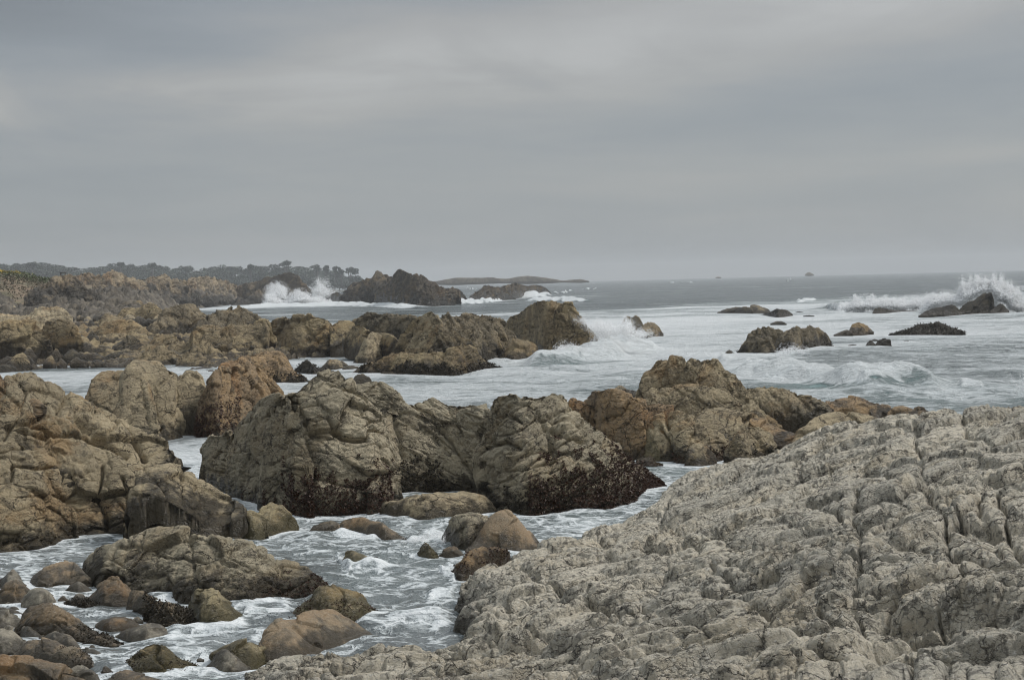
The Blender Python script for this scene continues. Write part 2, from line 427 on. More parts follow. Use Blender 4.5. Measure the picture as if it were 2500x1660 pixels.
SEED = [0]
ROCKS = {}
def rock(label, lobes, mat='tan', name='boulder', cat='boulder', group=None, weeds=None, **kw):
    SEED[0] += 1
    Ls = []
    for i, l in enumerate(lobes):
        op = dict(kw); op.update(l[2] if len(l) > 2 else {})
        op.setdefault('seed', SEED[0] * 7 + i)
        Ls.append(lobe(l[0], l[1], **op))
    off = 0; V = []; Q = []; tn = []; ft = []
    for L in Ls:
        V.append(L['V']); Q.append(L['Q'] + off); off += len(L['V']); tn.append(L['tone']); ft.append(L['foot'])
    o = mesh_np(name, np.concatenate(V), np.concatenate(Q), MAT[mat], None, dict(tone=np.concatenate(tn), foot=np.concatenate(ft)))
    loc = Ls[0]['c']; centre(o, loc)
    tag(o, label, cat, group)
    for w in (weeds or []):
        weed(o, Ls, loc, **w)
    return o
# ================================================================== near boulders in the channel (bottom left)
R = rock
R('broad cracked grey-brown boulder lying like a whale back in the channel', [
  ("H 665,470 700,390 760,330 840,275 960,245 1060,225 1150,172 1230,132 1330,118 1440,128 1530,122 1600,142 1700,158 1850,188 2000,212 2100,242 2180,275 2280,325 2340,362 I 480,432 560,470 640,512 740,572 820,630 885,680",
   "H 665,520 800,570 1000,640 1250,650 1500,700 1700,735 1950,740 2100,745 I 250,825 440,805 600,775 800,765 890,700", dict(depth=1.1, rnd=.6, grooves=["H 1560,150 1570,330 1600,560", "H 1270,300 1600,340 2000,420 2362,520", "I 0,480 300,580 500,600", "H 2280,330 2290,520", "H 1200,170 1100,330 880,430"], gdep=.03)),
], 'grey', sty='cracked', weeds=[dict(top=36, size=4.5, dens=.7, xr=(640, 800), thr=.25), dict(top=14, size=4, dens=.6, xr=(420, 800), thr=.1, mat=WEED_B)])
R('reddish brown pointed boulder at the left end of the whale-backed boulder', [("H 228,555 270,490 330,450 420,410 500,380 545,368 600,390 650,420 690,445 740,490 755,560", "H 230,562 340,588 500,582 620,570 755,580", dict(rnd=.75))], 'brownb', sty='boulder')
R('small pale dome stone between two brown boulders', [("H 540,620 570,570 610,535 650,525 690,545 745,600", "H 540,630 650,637 750,615", {})], 'pebble', sty='boulder')
R('grey stone with a peaked top at the left picture edge', [("H -60,520 0,512 40,482 80,450 110,440 140,470 170,510 205,560", "H -60,600 0,595 60,620 200,600", dict(rnd=.6))], 'pebble', sty='boulder')
R('dark wet brown boulder beside the speckled round boulder', [("H 15,620 25,590 60,555 120,535 170,540 220,570 270,605 275,620", "H 15,720 110,722 200,720 275,690", {})], 'wet', sty='boulder')
R('speckled round grey boulder among dark wet ones', [("H 188,690 210,640 240,605 290,590 340,590 390,610 440,660 478,725", "H 190,770 330,790 400,780 478,735", {})], 'pebble', sty='smooth')
for s, l in (("H 35,728 50,710 75,705 100,712 112,735", "small round pebble left of its pair beside the dark wet boulder"), ("H 102,725 120,702 150,698 175,705 188,730", "small round pebble touching the speckled round boulder"), ("H 68,765 90,745 120,738 150,748 172,775", "flat small pebble below two round ones")):
    e = s.split()[-1].split(',')[1]; x0 = s.split()[1].split(',')[0]; x1 = s.split()[-1].split(',')[0]
    R(l, [(s, f"H {x0},{int(e)+14} {x1},{int(e)+14}", {})], 'pebble', name='pebble', cat='pebble', sty='smooth')
R('dark domed boulder with seaweed at its left foot', [("H 715,665 780,600 850,540 900,505 950,493 990,510 1030,560 1072,610", "H 720,710 850,745 1000,742 1072,730", dict(rnd=.85))], 'wet', sty='boulder')
R('low dark rock smothered in black seaweed', [("H 530,735 570,700 650,680 720,665 780,690 850,735", "H 530,745 700,762 855,748", {})], 'kelp', sty='weedy', name='weedy_rock', weeds=[dict(top=40, size=5, dens=1.2, mat=WEED_B, thr=-.5)])
R('little grey stone above the black seaweed rock', [("H 598,690 615,645 650,628 690,640 715,670", "H 598,705 720,700", {})], 'pebble', name='pebble', cat='pebble', sty='smooth')
R('pinkish brown boulder with a black skirt of seaweed', [
  ("H 1035,765 1045,690 1055,640 1085,608 1130,600 1180,615 1250,650 1275,680", "H 1035,790 1120,810 1180,830 1280,850", dict(rnd=.85)),
  ("H 1190,790 1225,705 1300,686 1400,702 1500,732 1590,785 1605,870", "H 1185,850 1280,890 1420,915 1600,895", dict(rnd=.85, sty='weedy'))], 'brownb', sty='boulder',
  weeds=[dict(top=80, size=5, dens=1.5, xr=(352, 480), mat=WEED_B, thr=-.6)])
R('pointed wet boulder with a ridge standing in white foam', [("H 1568,720 1590,640 1630,605 1690,590 1730,597 1790,620 1850,680 1920,730 1980,790 2015,845", "H 1570,800 1660,905 1780,915 1900,905 2018,860", dict(rnd=.65, grooves=["H 1790,625 1740,700 1700,800"], gdep=-.03))], 'olive', sty='boulder')
R('long dark brown wedge of rock sloping down to the right', [("H 118,915 170,830 230,770 310,735 380,716 450,725 520,770 600,820 680,860 760,900 860,950 950,1000 1020,1040", "H 118,960 330,990 600,1030 700,1040 850,1062 1020,1050", dict(rnd=.6, grooves=["H 120,930 560,860 1000,1030"], gdep=.03))], 'wet', sty='cracked', weeds=[dict(top=28, size=4.5, dens=.6, xr=(150, 300), mat=WEED_B, thr=.1)])
R('half drowned flat rock with water sliding over it', [("H 790,890 870,840 960,818 1060,838 1130,875 1150,900", "H 780,915 900,945 1150,910", dict(depth=1.6))], 'wet', sty='smooth')
R('flat oval wet boulder with a hollow, beside the flooded rock', [("H 958,975 1000,930 1080,915 1140,905 1190,885 1260,880 1330,900 1390,940 1432,1000", "H 965,1000 1080,1037 1200,1047 1300,1032 1435,1015", dict(depth=1.3))], 'pebble', sty='smooth')
R('rounded grey boulder cut by the left picture edge', [("H -80,790 0,782 60,780 120,790 165,825 182,855", "H -80,920 0,915 80,910 180,890", {})], 'pebble', sty='boulder')
R('thin grey slab lying behind the cut-off grey boulder', [("H -40,750 0,745 80,758 140,778 192,808", "H -40,800 80,815 190,830", {})], 'pebble', sty='boulder')
R('small brown stone tucked behind the dark wedge', [("H 185,815 230,752 290,738 335,760", "H 185,850 335,850", {})], 'wet', sty='smooth')
R('little grey-green pointed pebble under the dark wedge', [("H 170,935 190,905 230,900 280,932 335,990", "H 170,975 240,1005 335,1005", {})], 'pebble', name='pebble', cat='pebble', sty='boulder')
R('pale grey boulder with an ochre patch under the dark wedge', [("H 335,1000 400,965 440,950 510,950 560,975 610,1020 665,1085", "H 335,1040 600,1110 665,1100", {})], 'pebble', sty='boulder')
R('angular grey boulder at the left edge above the brown boulder', [("H -60,905 0,903 90,905 150,950 220,1010 225,1040", "H -60,1130 0,1140 225,1120", dict(rnd=.7))], 'pebble', sty='boulder')
R('large rounded brown boulder with a dark seaweed patch', [("H 125,1140 180,1060 220,1015 300,998 400,1010 480,1030 560,1060 640,1090 700,1130 760,1190 805,1230", "H 125,1190 400,1235 560,1250 805,1245", dict(rnd=.85))], 'brownb', sty='boulder', weeds=[dict(top=44, size=4, dens=.6, xr=(145, 225), mat=WEED_B, thr=.1)])
R('flat pale stone sinking into the foam right of the brown boulder', [("H 645,1095 700,1085 770,1092 850,1130 920,1172", "H 645,1120 800,1195 925,1185", dict(depth=1.5))], 'pebble', sty='boulder')
R('olive brown domed boulder alone in the foam at the bottom', [("H 955,1228 1050,1150 1130,1100 1200,1040 1270,1018 1330,1025 1390,1060 1440,1120 1500,1170 1560,1200 1612,1228", "H 955,1240 1150,1295 1350,1325 1500,1312 1612,1238", dict(rnd=.7, grooves=["H 1080,1150 1250,1110 1300,1060"], gdep=.04))], 'olive', sty='boulder', weeds=[dict(top=30, size=4, dens=.5, mat=WEED_B, thr=.25)])
R('huge dark brown slab filling the bottom left corner', [("H -120,1150 0,1140 40,1132 120,1160 250,1180 400,1210 520,1240 620,1280 720,1330 770,1370", "H -120,1500 300,1500 770,1470", dict(rnd=.7, depth=.8))], 'wet', sty='boulder')
R('smooth pale boulder behind the dark corner slab', [("H 585,1260 640,1225 700,1230 760,1260 810,1310 845,1365", "H 585,1400 845,1420", {})], 'pebble', sty='boulder')
R('brown boulder cut by the bottom edge below the olive dome', [("H 850,1370 930,1300 980,1265 1040,1253 1100,1270 1180,1300 1300,1345 1345,1372", "H 850,1430 1345,1430", {})], 'brownb', sty='boulder')
R('pale dome boulder at the foot of the great ledge', [("H 1703,1222 1760,1150 1820,1105 1880,1095 1940,1115 2000,1170 2062,1245", "H 1705,1240 1850,1275 2065,1270", {})], 'pebble', sty='boulder')
R('dark olive boulder wedged behind the pale dome', [("I 65,1180 150,1110 250,1080 350,1070 410,1090 435,1140", "I 65,1230 200,1270 330,1280 435,1240", {})], 'olive', sty='boulder')
R('big smooth reddish brown slab boulder leaning by the ledge', [("I 412,1100 440,1030 480,960 530,925 600,920 650,910 720,880 800,860 870,850 930,860 990,900 1060,940 1130,990 1200,1030 1265,1068", "I 412,1230 600,1240 800,1200 1000,1140 1265,1082", dict(rnd=.7, depth=1.1, grooves=["I 640,980 740,1060 860,1120"], gdep=.03))], 'brownb', sty='boulder', amp=.6)
R('cracked boulder spotted with seaweed behind the smooth slab', [("I 618,910 660,860 720,820 790,770 812,715 860,688 930,684 1000,710 1080,725 1140,750 1180,800 1230,850 1278,890", "I 618,930 850,945 1000,950 1100,950 1200,930 1278,903", dict(rnd=.75))], 'olive', sty='cracked', weeds=[dict(top=40, size=4.5, dens=.5, mat=WEED_R, thr=.3)])
R('tips of dark seaweed breaking the channel water', [("I 1285,893 1340,875 1390,862 1430,872 1470,892", "I 1285,900 1390,908 1470,900", {})], 'kelp', sty='weedy', name='weedy_rock', weeds=[dict(top=20, size=4, dens=1.3, mat=WEED_B, thr=-.6)])
R('smooth brown rock, left of two in the channel foam', [("I 743,293 790,240 850,215 920,208 970,220 985,260", "I 743,300 850,305 985,308", {})], 'brownb', sty='boulder')
R('long smooth brown rock with barnacles trailing down right', [("I 962,245 1000,200 1060,182 1130,190 1200,205 1290,220 1350,270 1420,320 1452,343", "I 965,295 1100,315 1200,345 1300,362 1452,350", dict(rnd=.75, depth=1.2))], 'brownb', sty='smooth', weeds=[dict(top=40, size=3, dens=.25, xr=(900, 995), mat=WEED_B, thr=.3)])
R('weed tipped rock the stream parts around in mid channel', [("I 998,490 1020,430 1070,424 1130,450 1190,490 1260,495 1308,512", "I 998,540 1080,565 1200,560 1308,548", {})], 'olive', sty='boulder', weeds=[dict(top=30, size=4.5, dens=.6, xr=(900, 950), mat=WEED_B, thr=.1)])
R('small pointed rock in the stream below the rounded boulder', [("I 1538,440 1570,370 1600,362 1630,390 1660,430 1682,465", "I 1538,460 1620,485 1682,472", {})], 'olive', sty='boulder', weeds=[dict(top=25, size=3.5, dens=.4, mat=WEED_B, thr=.2)])
R('small wet dome stone glistening beside the rounded boulder', [("I 1688,462 1720,410 1770,390 1820,405 1872,452", "I 1688,468 1780,472 1872,464", {})], 'wet', sty='smooth')
R('smooth round-topped brown boulder like an egg', [("J 118,425 170,350 230,270 290,180 340,140 380,122 430,130 480,170 530,240 580,300 630,350 667,385", "J 118,445 300,440 500,435 667,410", dict(rnd=.8))], 'brownb', sty='smooth', amp=.8)
R('cracked grey boulder pressed behind the egg-shaped one', [("I 1718,320 1740,250 1790,190 1850,165 1930,158 2000,165 2060,175", "I 1722,340 1800,395 1900,425 2060,380", {})], 'grey', sty='boulder')
R('long flat boulder crossed by a pale quartz vein', [
  ("F 1345,1270 1370,1218 1430,1200 1490,1200 1520,1230", "F 1348,1315 1440,1335 1520,1330", {}),
  ("F 1440,1260 1490,1195 1560,1165 1680,1145 1800,1140 1950,1145 2080,1150 2150,1165 2190,1200 2235,1250", "F 1440,1330 1500,1342 1700,1368 1850,1358 2000,1335 2235,1305", dict(rnd=.8, depth=1.2, grooves=["F 1430,1225 1620,1240 1800,1275 2060,1310"], gdep=-.012))], 'tan', sty='smooth')
R('ochre rock hung with red seaweed at the ledge corner', [("J 15,570 60,490 130,420 230,405 330,395 415,420", "J 15,615 60,650 130,640 300,580 415,540", {})], 'rust', sty='boulder', weeds=[dict(top=55, size=4.5, dens=.6, mat=WEED_R, thr=.15)])

r_ = np.random.default_rng(21)
for i, (x, y) in enumerate(((60, 640), (255, 770), (520, 690), (150, 870), (470, 880), (640, 985), (760, 1090), (880, 1150), (330, 930), (90, 830), (700, 935), (1130, 860), (880, 1280), (830, 1215), (250, 640), (560, 1130), (60, 1010), (1260, 700), (420, 660), (720, 1000), (940, 1060), (1500, 870), (30, 700), (1650, 1180), (1560, 1120), (360, 880))):
    w = r_.uniform(55, 120); h = w * r_.uniform(.3, .55); f = np.linspace(0, 1, 7); sk = r_.uniform(.3, .7)
    prof = np.where(f < sk, f / sk, (1 - f) / (1 - sk)) ** .6 * r_.uniform(.85, 1.15, 7)
    R('small wet stone wedged among the larger boulders in the channel', [("H " + " ".join(f"{x + (q - .5) * w:.0f},{y - h * p:.0f}" for q, p in zip(f, prof)), f"H {x-w:.0f},{y+8:.0f} {x+w:.0f},{y+8:.0f}", dict(rnd=.7))], ('wet', 'olive', 'wet', 'pebble')[i % 4],
      name='stone', cat='stone', group='small wet stones among the channel boulders', sty='boulder')
# ================================================================== big rocks left
R('great slanting rock mass on the left with a dark split ridge', [
  ("E -120,330 0,300 60,200 100,185 180,170 270,175 310,230 340,270 410,250 470,280 540,340 640,370 740,420 850,470 960,530 1060,580 1150,610 1250,660 1340,720 1378,790", "E -120,800 60,800 300,950 600,1050 900,1100 1200,1040 1378,880", dict(D=[34, 34, 34.5], rnd=.45, depth=1.1, grooves=["!E 60,590 200,560 300,520", "!E 60,590 200,640 400,660", "!E 590,540 700,590 860,690 960,760", "E 200,560 400,640 600,650 760,690 860,760 900,900", "E 590,560 800,690 980,760", "E 1000,600 1110,790"], gdep=.06)),
  ("E -120,720 0,690 130,660 260,690 400,650 500,680 600,690 700,720 800,740 900,790 1000,850 1050,910 1060,960", "E -120,1540 0,1525 280,1495 550,1415 800,1390 980,1385 1060,1370", dict(rnd=.55, depth=.8, grooves=["E 260,740 330,860 420,1060 490,1200", "E 100,870 280,880 480,870", "E 100,870 90,1000", "E 480,880 500,1100", "E 780,880 760,1100 830,1340", "E 940,960 1010,1180", "E 0,760 200,700 430,690"], gdep=.05)),
  ("E -120,1000 0,990 120,985 220,1010 320,1080 420,1130 560,1200", "E -120,1545 0,1535 280,1500 560,1420", dict(rnd=.85, depth=.5)),
], 'tan', name='rock_outcrop', cat='rock', sty='cracked', sm=.7)
R('orange stained rock at the left picture edge above the split ridge', [("E -100,130 0,165 30,200 60,250 130,270 160,300 180,350 250,370 310,400 325,430", "E -100,610 100,590 325,500", dict(D=[35.2, 35.4], rnd=.8, depth=.6))], 'rust', name='rock_outcrop', cat='rock', sty='cracked')
R('angular block with one dark face, leaning on the left rock mass', [
  ("E 1010,1215 1030,1000 1050,920 1080,880 1200,860 1300,842 1400,880 1500,920 1600,1000 1700,1070 1780,1110 1860,1170 1875,1205", "E 1010,1300 1060,1185 1120,1130 1220,1108 1300,1140 1420,1210 1535,1275 1560,1340 1700,1330 1875,1250", dict(D=[31.75, 31.75, 31.9], rnd=.2, depth=1.3, back=.5, grooves=["E 1410,890 1430,1200", "E 1520,930 1530,1030", "E 1100,890 1250,1020 1300,1130", "E 1560,1050 1570,1300"], gdep=.03)),
  ("E 985,1330 1010,1270 1060,1178 1120,1122 1220,1100 1300,1132 1420,1202 1540,1270", "E 985,1420 1100,1432 1350,1418 1540,1390", dict(under=.42, rnd=.2)),
], 'tan', name='rock_outcrop', cat='rock', sty='boulder')
R('squat cracked boulder right of the angular block', [("F 120,1405 200,1330 280,1280 350,1270 410,1290 455,1340 465,1420", "F 120,1460 250,1485 380,1495 465,1480", dict(rnd=.75))], 'olive', sty='boulder')
R('rounded boulder squeezed between the squat one and dark seaweed', [("F 400,1300 450,1240 520,1213 590,1230 640,1280 690,1330 712,1400", "F 400,1480 560,1460 712,1425", dict(rnd=.8))], 'olive', sty='cracked')
R('ribbed brown rock left of the tall pale dome', [("E 685,320 700,240 740,190 800,150 870,145 950,150 1015,175", "E 685,480 850,520 1015,520", dict(D=57, rnd=.7))], 'tan', name='rock_outcrop', cat='rock', sty='striated', tilt=.5)
R('tall cone of rock leaning against the pale dome', [("E 865,480 920,330 950,230 1000,195 1080,195 1140,220 1170,280 1185,400", "E 865,640 1000,690 1185,690", dict(D=52.3, rnd=.7, grooves=["E 1080,210 1110,400 1140,560"], gdep=.04))], 'tan', name='rock_outcrop', cat='rock', sty='cracked')
R('broad pale dome rock with long cracks behind the channel', [
  ("E 1000,190 1030,120 1100,105 1200,105 1280,105 1350,125 1400,180 1480,250 1540,330 1575,400", "E 1000,700 1170,680 1290,668 1400,650 1575,610", dict(rnd=.75, depth=.7, grooves=["E 1400,190 1395,320 1330,500", "E 1170,300 1190,600", "E 1200,280 1290,200 1330,120"], gdep=.03)),
  ("E 1380,200 1440,120 1500,130 1560,190 1590,260", "E 1380,500 1590,500", dict(D=55, rnd=.8)),
], 'tan', name='rock_outcrop', cat='rock', sty='boulder')
R('orange striped rock with vertical cracks and a red weedy foot', [
  ("F 0,400 20,300 60,250 130,180 230,160 330,182 420,165 480,180 530,260 580,320 620,380 650,450", "F 0,715 100,720 250,670 400,640 650,600", dict(rnd=.7, depth=.6, grooves=["F 330,185 290,300 300,420", "F 160,190 150,400 170,560", "F 400,190 480,290 540,370", "F 220,170 215,420", "F 300,400 380,430 400,480"], gdep=.04)),
], 'rust', name='rock_outcrop', cat='rock', sty='jointed', weeds=[dict(top=62, size=5, dens=1.1, xr=(480, 585), mat=WEED_R, thr=-.1, label='red-brown seaweed')])
R('massive central rock with an overhanging lip and a red weedy base', [
  ("F 560,420 640,365 720,360 780,310 850,250 920,200 1000,190 1070,200 1120,240 1150,300 1170,350 1250,380 1300,440 1340,500 1390,560 1420,640 1450,760 1480,960", "F 560,1300 680,1325 720,1345 850,1335 1000,1325 1300,1305 1450,1255 1480,1210", dict(rnd=.6, depth=.75, grooves=["!F 1010,670 1080,715 1160,735 1240,735", "!F 1200,715 1245,740", "F 1000,660 1080,710 1240,730 1270,650 1380,680", "F 590,690 700,800 760,1000 850,1060", "F 790,740 830,950 840,1040", "F 720,880 760,1060", "F 990,300 1050,350 1200,400 1340,480", "F 1390,540 1440,700 1480,960", "F 950,600 1000,680"], gdep=.045)),
  ("F -10,800 0,755 60,700 150,690 240,680 270,620 350,540 430,430 540,385 620,372 680,420 720,560", "F -10,1060 200,1180 400,1260 560,1310 720,1345", dict(rnd=.5, depth=.8, grooves=["F 20,970 130,970", "F 380,890 560,1080 640,1180", "F 450,990 600,1080"], gdep=.03)),
], 'grey', name='rock_outcrop', cat='rock', sty='cracked', weeds=[dict(top=92, size=5.5, dens=1.2, xr=(690, 960), mat=WEED_R, thr=-.15, label='red-brown seaweed'), dict(top=40, size=4.5, dens=.5, xr=(590, 705), mat=WEED_R, thr=.2)])
R('humped rock peeping behind the right shoulder of the central rock', [("F 1150,350 1170,320 1200,310 1300,285 1380,290 1450,330 1510,390 1545,440 1560,500", "F 1150,900 1560,900", dict(D=39, rnd=.7, depth=.6))], 'grey', name='rock_outcrop', cat='rock', sty='striated')
R('fluted rock with slanting striations between the two great rocks', [
  ("F 1390,575 1450,510 1530,480 1600,450 1700,430 1770,400 1830,430 1900,460 2000,465 2080,460 2130,480 2175,515", "F 1390,1180 1480,1165 1700,1150 1800,1145 2000,1150 2175,1170", dict(rnd=.45, depth=.8, grooves=["F 1600,460 1750,560 1900,800 2060,1020", "F 1450,520 1500,700 1520,860"], gdep=.05)),
], 'grey', name='rock_outcrop', cat='rock', sty='striated', tilt=-.6, weeds=[dict(top=70, size=5, dens=1.0, xr=(965, 1085), mat=WEED_B, thr=-.05), dict(top=35, size=4.5, dens=.6, xr=(1085, 1160), mat=WEED_B, thr=.1)])
R('massive wedge rock with a square top and thick dark seaweed skirt', [
  ("G 170,560 190,480 230,410 290,380 350,368 420,370 480,375 560,385 640,375 700,360 750,358 790,400 830,450 880,510 940,560 1000,600 1060,660 1130,720 1200,780 1260,840 1310,900 1400,970 1470,1030 1518,1088", "G 150,1190 250,1270 400,1320 500,1320 700,1300 900,1280 1100,1260 1300,1200 1400,1125 1518,1100", dict(rnd=.4, depth=.95, grooves=["G 500,450 580,600 640,740 690,850", "G 580,580 700,590 800,640 900,750", "G 620,660 760,740 900,760", "G 690,850 760,850", "G 230,560 330,560 420,600", "G 160,800 300,760 420,800"], gdep=.035)),
  ("G 38,900 60,650 90,570 170,540 230,520 280,700 300,900", "G 38,1050 150,1140 230,1200 300,1220", dict(rnd=.8, depth=.5, amp=1.7, grooves=["G 60,690 130,720 170,700"], gdep=.06)),
], 'grey', name='rock_outcrop', cat='rock', sty='striated', tilt=.3, weeds=[dict(top=112, size=5.5, dens=1.4, xr=(1290, 1640), mat=WEED_R, thr=-.3, label='thick dark red seaweed'), dict(top=60, size=5, dens=1.2, xr=(1230, 1400), mat=WEED_B, thr=-.3)])

# ================================================================== right-hand group behind the ledge
R('rust brown knobbly rock behind the wedge rock', [
  ("G 930,440 980,360 1060,345 1140,350 1200,370 1300,410 1400,450 1500,460 1600,490 1660,530", "G 930,700 1000,860 1150,890 1330,905 1660,900", dict(rnd=.6, depth=.7)),
  ("G 790,440 800,400 840,418 920,450 1000,500 1040,570", "G 790,800 1040,860", dict(D=46, rnd=.6, depth=.6)),
], 'rust', name='rock_outcrop', cat='rock', sty='jointed')
R('thin slab lying behind the rust brown rock', [("G 1138,335 1160,316 1190,316 1250,340 1330,370", "G 1138,420 1330,430", dict(D=50))], 'tan', name='rock_outcrop', cat='rock', sty='boulder')
R('tan sloping rock with a dark cave and weedy foot', [("G 1378,720 1400,640 1450,550 1520,520 1600,530 1700,550 1780,590 1880,660 1960,700 2040,760 2050,790", "G 1378,905 1530,918 1680,928 1850,918 2050,860", dict(rnd=.5, depth=.9, grooves=["G 1480,640 1530,720 1550,900", "G 1520,530 1540,640"], gdep=.08))], 'tan', name='rock_outcrop', cat='rock', sty='striated', weeds=[dict(top=24, size=5, dens=.8, xr=(1640, 1775), mat=WEED_R, thr=.1)])
R('tower of jointed blocks crowning the rocks behind the ledge', [
  ("G 1318,380 1320,280 1360,220 1420,190 1440,150 1500,117 1550,118 1575,160 1600,300 1620,480", "G 1318,640 1450,690 1620,700", dict(D=48, rnd=.7, depth=.6)),
  ("G 1530,260 1550,115 1572,85 1600,80 1632,97 1660,90 1692,130 1720,220 1760,400", "G 1530,690 1760,700", dict(D=47.8, rnd=.7, depth=.6)),
  ("G 1670,240 1690,130 1720,100 1760,105 1800,125 1850,180 1900,300", "G 1670,690 1900,680", dict(D=47.6, rnd=.7, depth=.6)),
  ("G 1790,170 1800,125 1850,115 1940,120 1962,150 1990,190 2060,230 2110,280 2150,340 2200,420 2235,530", "G 1790,690 2000,660 2235,620", dict(D=47.2, rnd=.55, depth=.7, grooves=["G 1960,200 2000,330 2080,480", "G 2060,320 2090,420"], gdep=.03)),
  ("G 1400,420 1500,330 1700,300 1900,330 2050,400 2150,480", "G 1400,700 1700,690 2150,620", dict(D=46.5, rnd=.7, depth=.5)),
], 'tan', name='rock_outcrop', cat='rock', sty='jointed', size=1.5, amp=.75)
R('long tan shoulder of rock running right from the block tower', [
  ("D 270,1010 400,1003 520,1015 600,1030 680,1060 760,1080 800,1098 860,1130 920,1180", "D 270,1260 600,1260 920,1230", dict(D=[46, 45.5], rnd=.55, depth=.7, grooves=["D 430,1030 520,1120 560,1200", "D 300,1030 350,1200", "D 640,1060 740,1180"], gdep=.05)),
], 'tan', name='rock_outcrop', cat='rock', sty='jointed', size=1.2)
R('reddish rock with a flat top beyond the tan shoulder', [("D 860,1110 950,1090 1050,1080 1120,1088 1200,1110 1260,1120 1340,1160", "D 860,1270 1340,1260", dict(D=[48, 48], rnd=.8))], 'rust', name='rock_outcrop', cat='rock', sty='boulder')
R('low red-brown rock just above the ledge crest', [("D 1325,1200 1370,1160 1440,1148 1520,1165 1580,1163 1640,1190 1705,1225", "D 1325,1290 1705,1290", dict(D=[46, 46], rnd=.8))], 'rust', name='rock_outcrop', cat='rock', sty='cracked')
R('smooth tan hump in front of the block tower', [("G 1775,570 1830,510 1900,490 2000,485 2080,500 2130,530 2200,540 2270,570 2325,625", "G 1775,760 2050,800 2325,760", dict(D=[44.5, 44], rnd=.75))], 'tan', name='rock_outcrop', cat='rock', sty='boulder')
R('cone shaped rock with a weedy foot touching the ledge', [("G 1965,890 2000,800 2050,720 2100,660 2160,622 2220,630 2300,665 K 440,220 510,280 530,320", "G 1965,945 2100,960 K 350,380 530,350", dict(rnd=.6, depth=.8))], 'tan', name='rock_outcrop', cat='rock', sty='striated', weeds=[dict(top=35, size=5, dens=.7, xr=(1820, 1930), mat=WEED_B, thr=.0)])
R('rounded tan rock rising behind the ledge edge', [
  ("K 505,290 570,220 640,150 720,110 800,95 880,105 950,120 1040,160 1065,195", "K 505,350 700,340 900,270 1065,230", dict(D=[42.5, 43, 44], rnd=.7)),
  ("K 508,335 550,270 590,250 640,270 675,315", "K 508,375 600,385 675,360", dict(D=41.7, rnd=.8))], 'tan', name='rock_outcrop', cat='rock', sty='boulder')

R('dark angular block in the shaded gap before the tan sloping rock', [("G 1335,800 1350,690 1385,630 1425,640 1450,720 1470,800", "G 1335,900 1470,912", dict(rnd=.8))], 'olive', name='rock_outcrop', cat='rock', sty='boulder')
R('low red-brown weedy rock at the water below the tan sloping rock', [("G 1305,880 1340,862 1400,860 1440,885 1500,915", "G 1305,930 1400,940 1500,930", {})], 'rust', name='rock_outcrop', cat='rock', sty='boulder', weeds=[dict(top=12, size=5, dens=.8, mat=WEED_R, thr=0)])
R('small round tan block at the weedy end of the tan sloping rock', [("G 1680,880 1700,800 1750,765 1820,770 1870,800 1900,860", "G 1680,935 1800,935 1900,920", dict(rnd=.8))], 'tan', name='rock_outcrop', cat='rock', sty='boulder')
R('long thin slab leaning below the tan shoulder, left of the rounded tan rock', [("K 300,135 360,135 420,165 480,205 555,240", "K 300,260 420,290 555,290", dict(D=[43.5, 43.2], rnd=.6))], 'rust', name='rock_outcrop', cat='rock', sty='boulder')
R('narrow upright block on the left flank of the block tower', [("G 1345,470 1370,380 1420,330 1470,345 1500,420 1520,520", "G 1345,680 1520,690", dict(D=46.2, rnd=.7))], 'tan', name='rock_outcrop', cat='rock', sty='jointed')
R('wedge of tan rock filling the notch between tower and shoulder', [("G 2120,470 2170,410 2230,400 K 360,70 420,130 470,190", "G 2120,660 K 470,260", dict(D=[45.6, 45.2], rnd=.6))], 'tan', name='rock_outcrop', cat='rock', sty='jointed')
# ================================================================== middle distance, in the surf
R('tall knobbly sea stack struck by spray, right end of the middle reef', [
  ("C 115,590 170,490 240,475 290,440 320,410 370,385 430,352 480,345 540,345 600,350 660,380 720,440 760,480 800,520 830,570 850,640", "C 115,740 300,790 480,860 590,860 850,800", dict(rnd=.5, depth=.7)),
  ("C 600,420 640,365 700,355 745,360 760,420 790,460 830,510 860,560", "C 600,800 860,790", dict(D=102.5, rnd=.6, depth=.5)),
  ("C 480,830 590,700 680,620 750,535 820,520 870,580 940,650 950,700", "C 480,858 590,858 700,815 900,770 950,735", dict(rnd=.7, depth=.5)),
], 'mid', name='sea_stack', cat='rock', sty='jagged', size=2.2, amp=.8)
R('low brown rocks with a black foot before the tall sea stack', [
  ("C 95,840 160,740 240,690 330,700 400,740 430,800 432,850", "C 95,905 200,908 380,900 432,885", dict(rnd=.7)),
  ("C -40,700 0,680 60,700 110,770 130,850", "C -40,880 130,900", dict(D=[100, 98], rnd=.7)),
  ("C 60,690 120,655 200,665 240,700", "C 60,880 240,890", dict(D=101, rnd=.8)),
], 'mid', name='rock_outcrop', cat='rock', sty='cracked', weeds=[dict(top=18, size=4, dens=.8, mat=WEED_B, thr=-.1)])
R('long dark ridge with a black weedy skirt at the reef foot', [
  ("B 1040,1010 1150,965 1250,930 1330,890 1430,880 1500,895 1600,890 1700,890 1800,870 1870,830 1950,808 2050,815 2090,840 2110,900 2150,950 2200,985 F 2220,165 2275,193", "F 1200,240 1500,243 1650,246 1900,243 2100,222 2275,198", dict(rnd=.75, depth=.6, grooves=["B 1890,850 1900,960", "B 1980,830 2000,960", "B 1790,890 1760,990"], gdep=.05)),
], 'mid', name='rock_outcrop', cat='rock', sty='jointed', size=1.8, weeds=[dict(top=26, size=5, dens=1.1, mat=WEED_B, thr=-.2)])
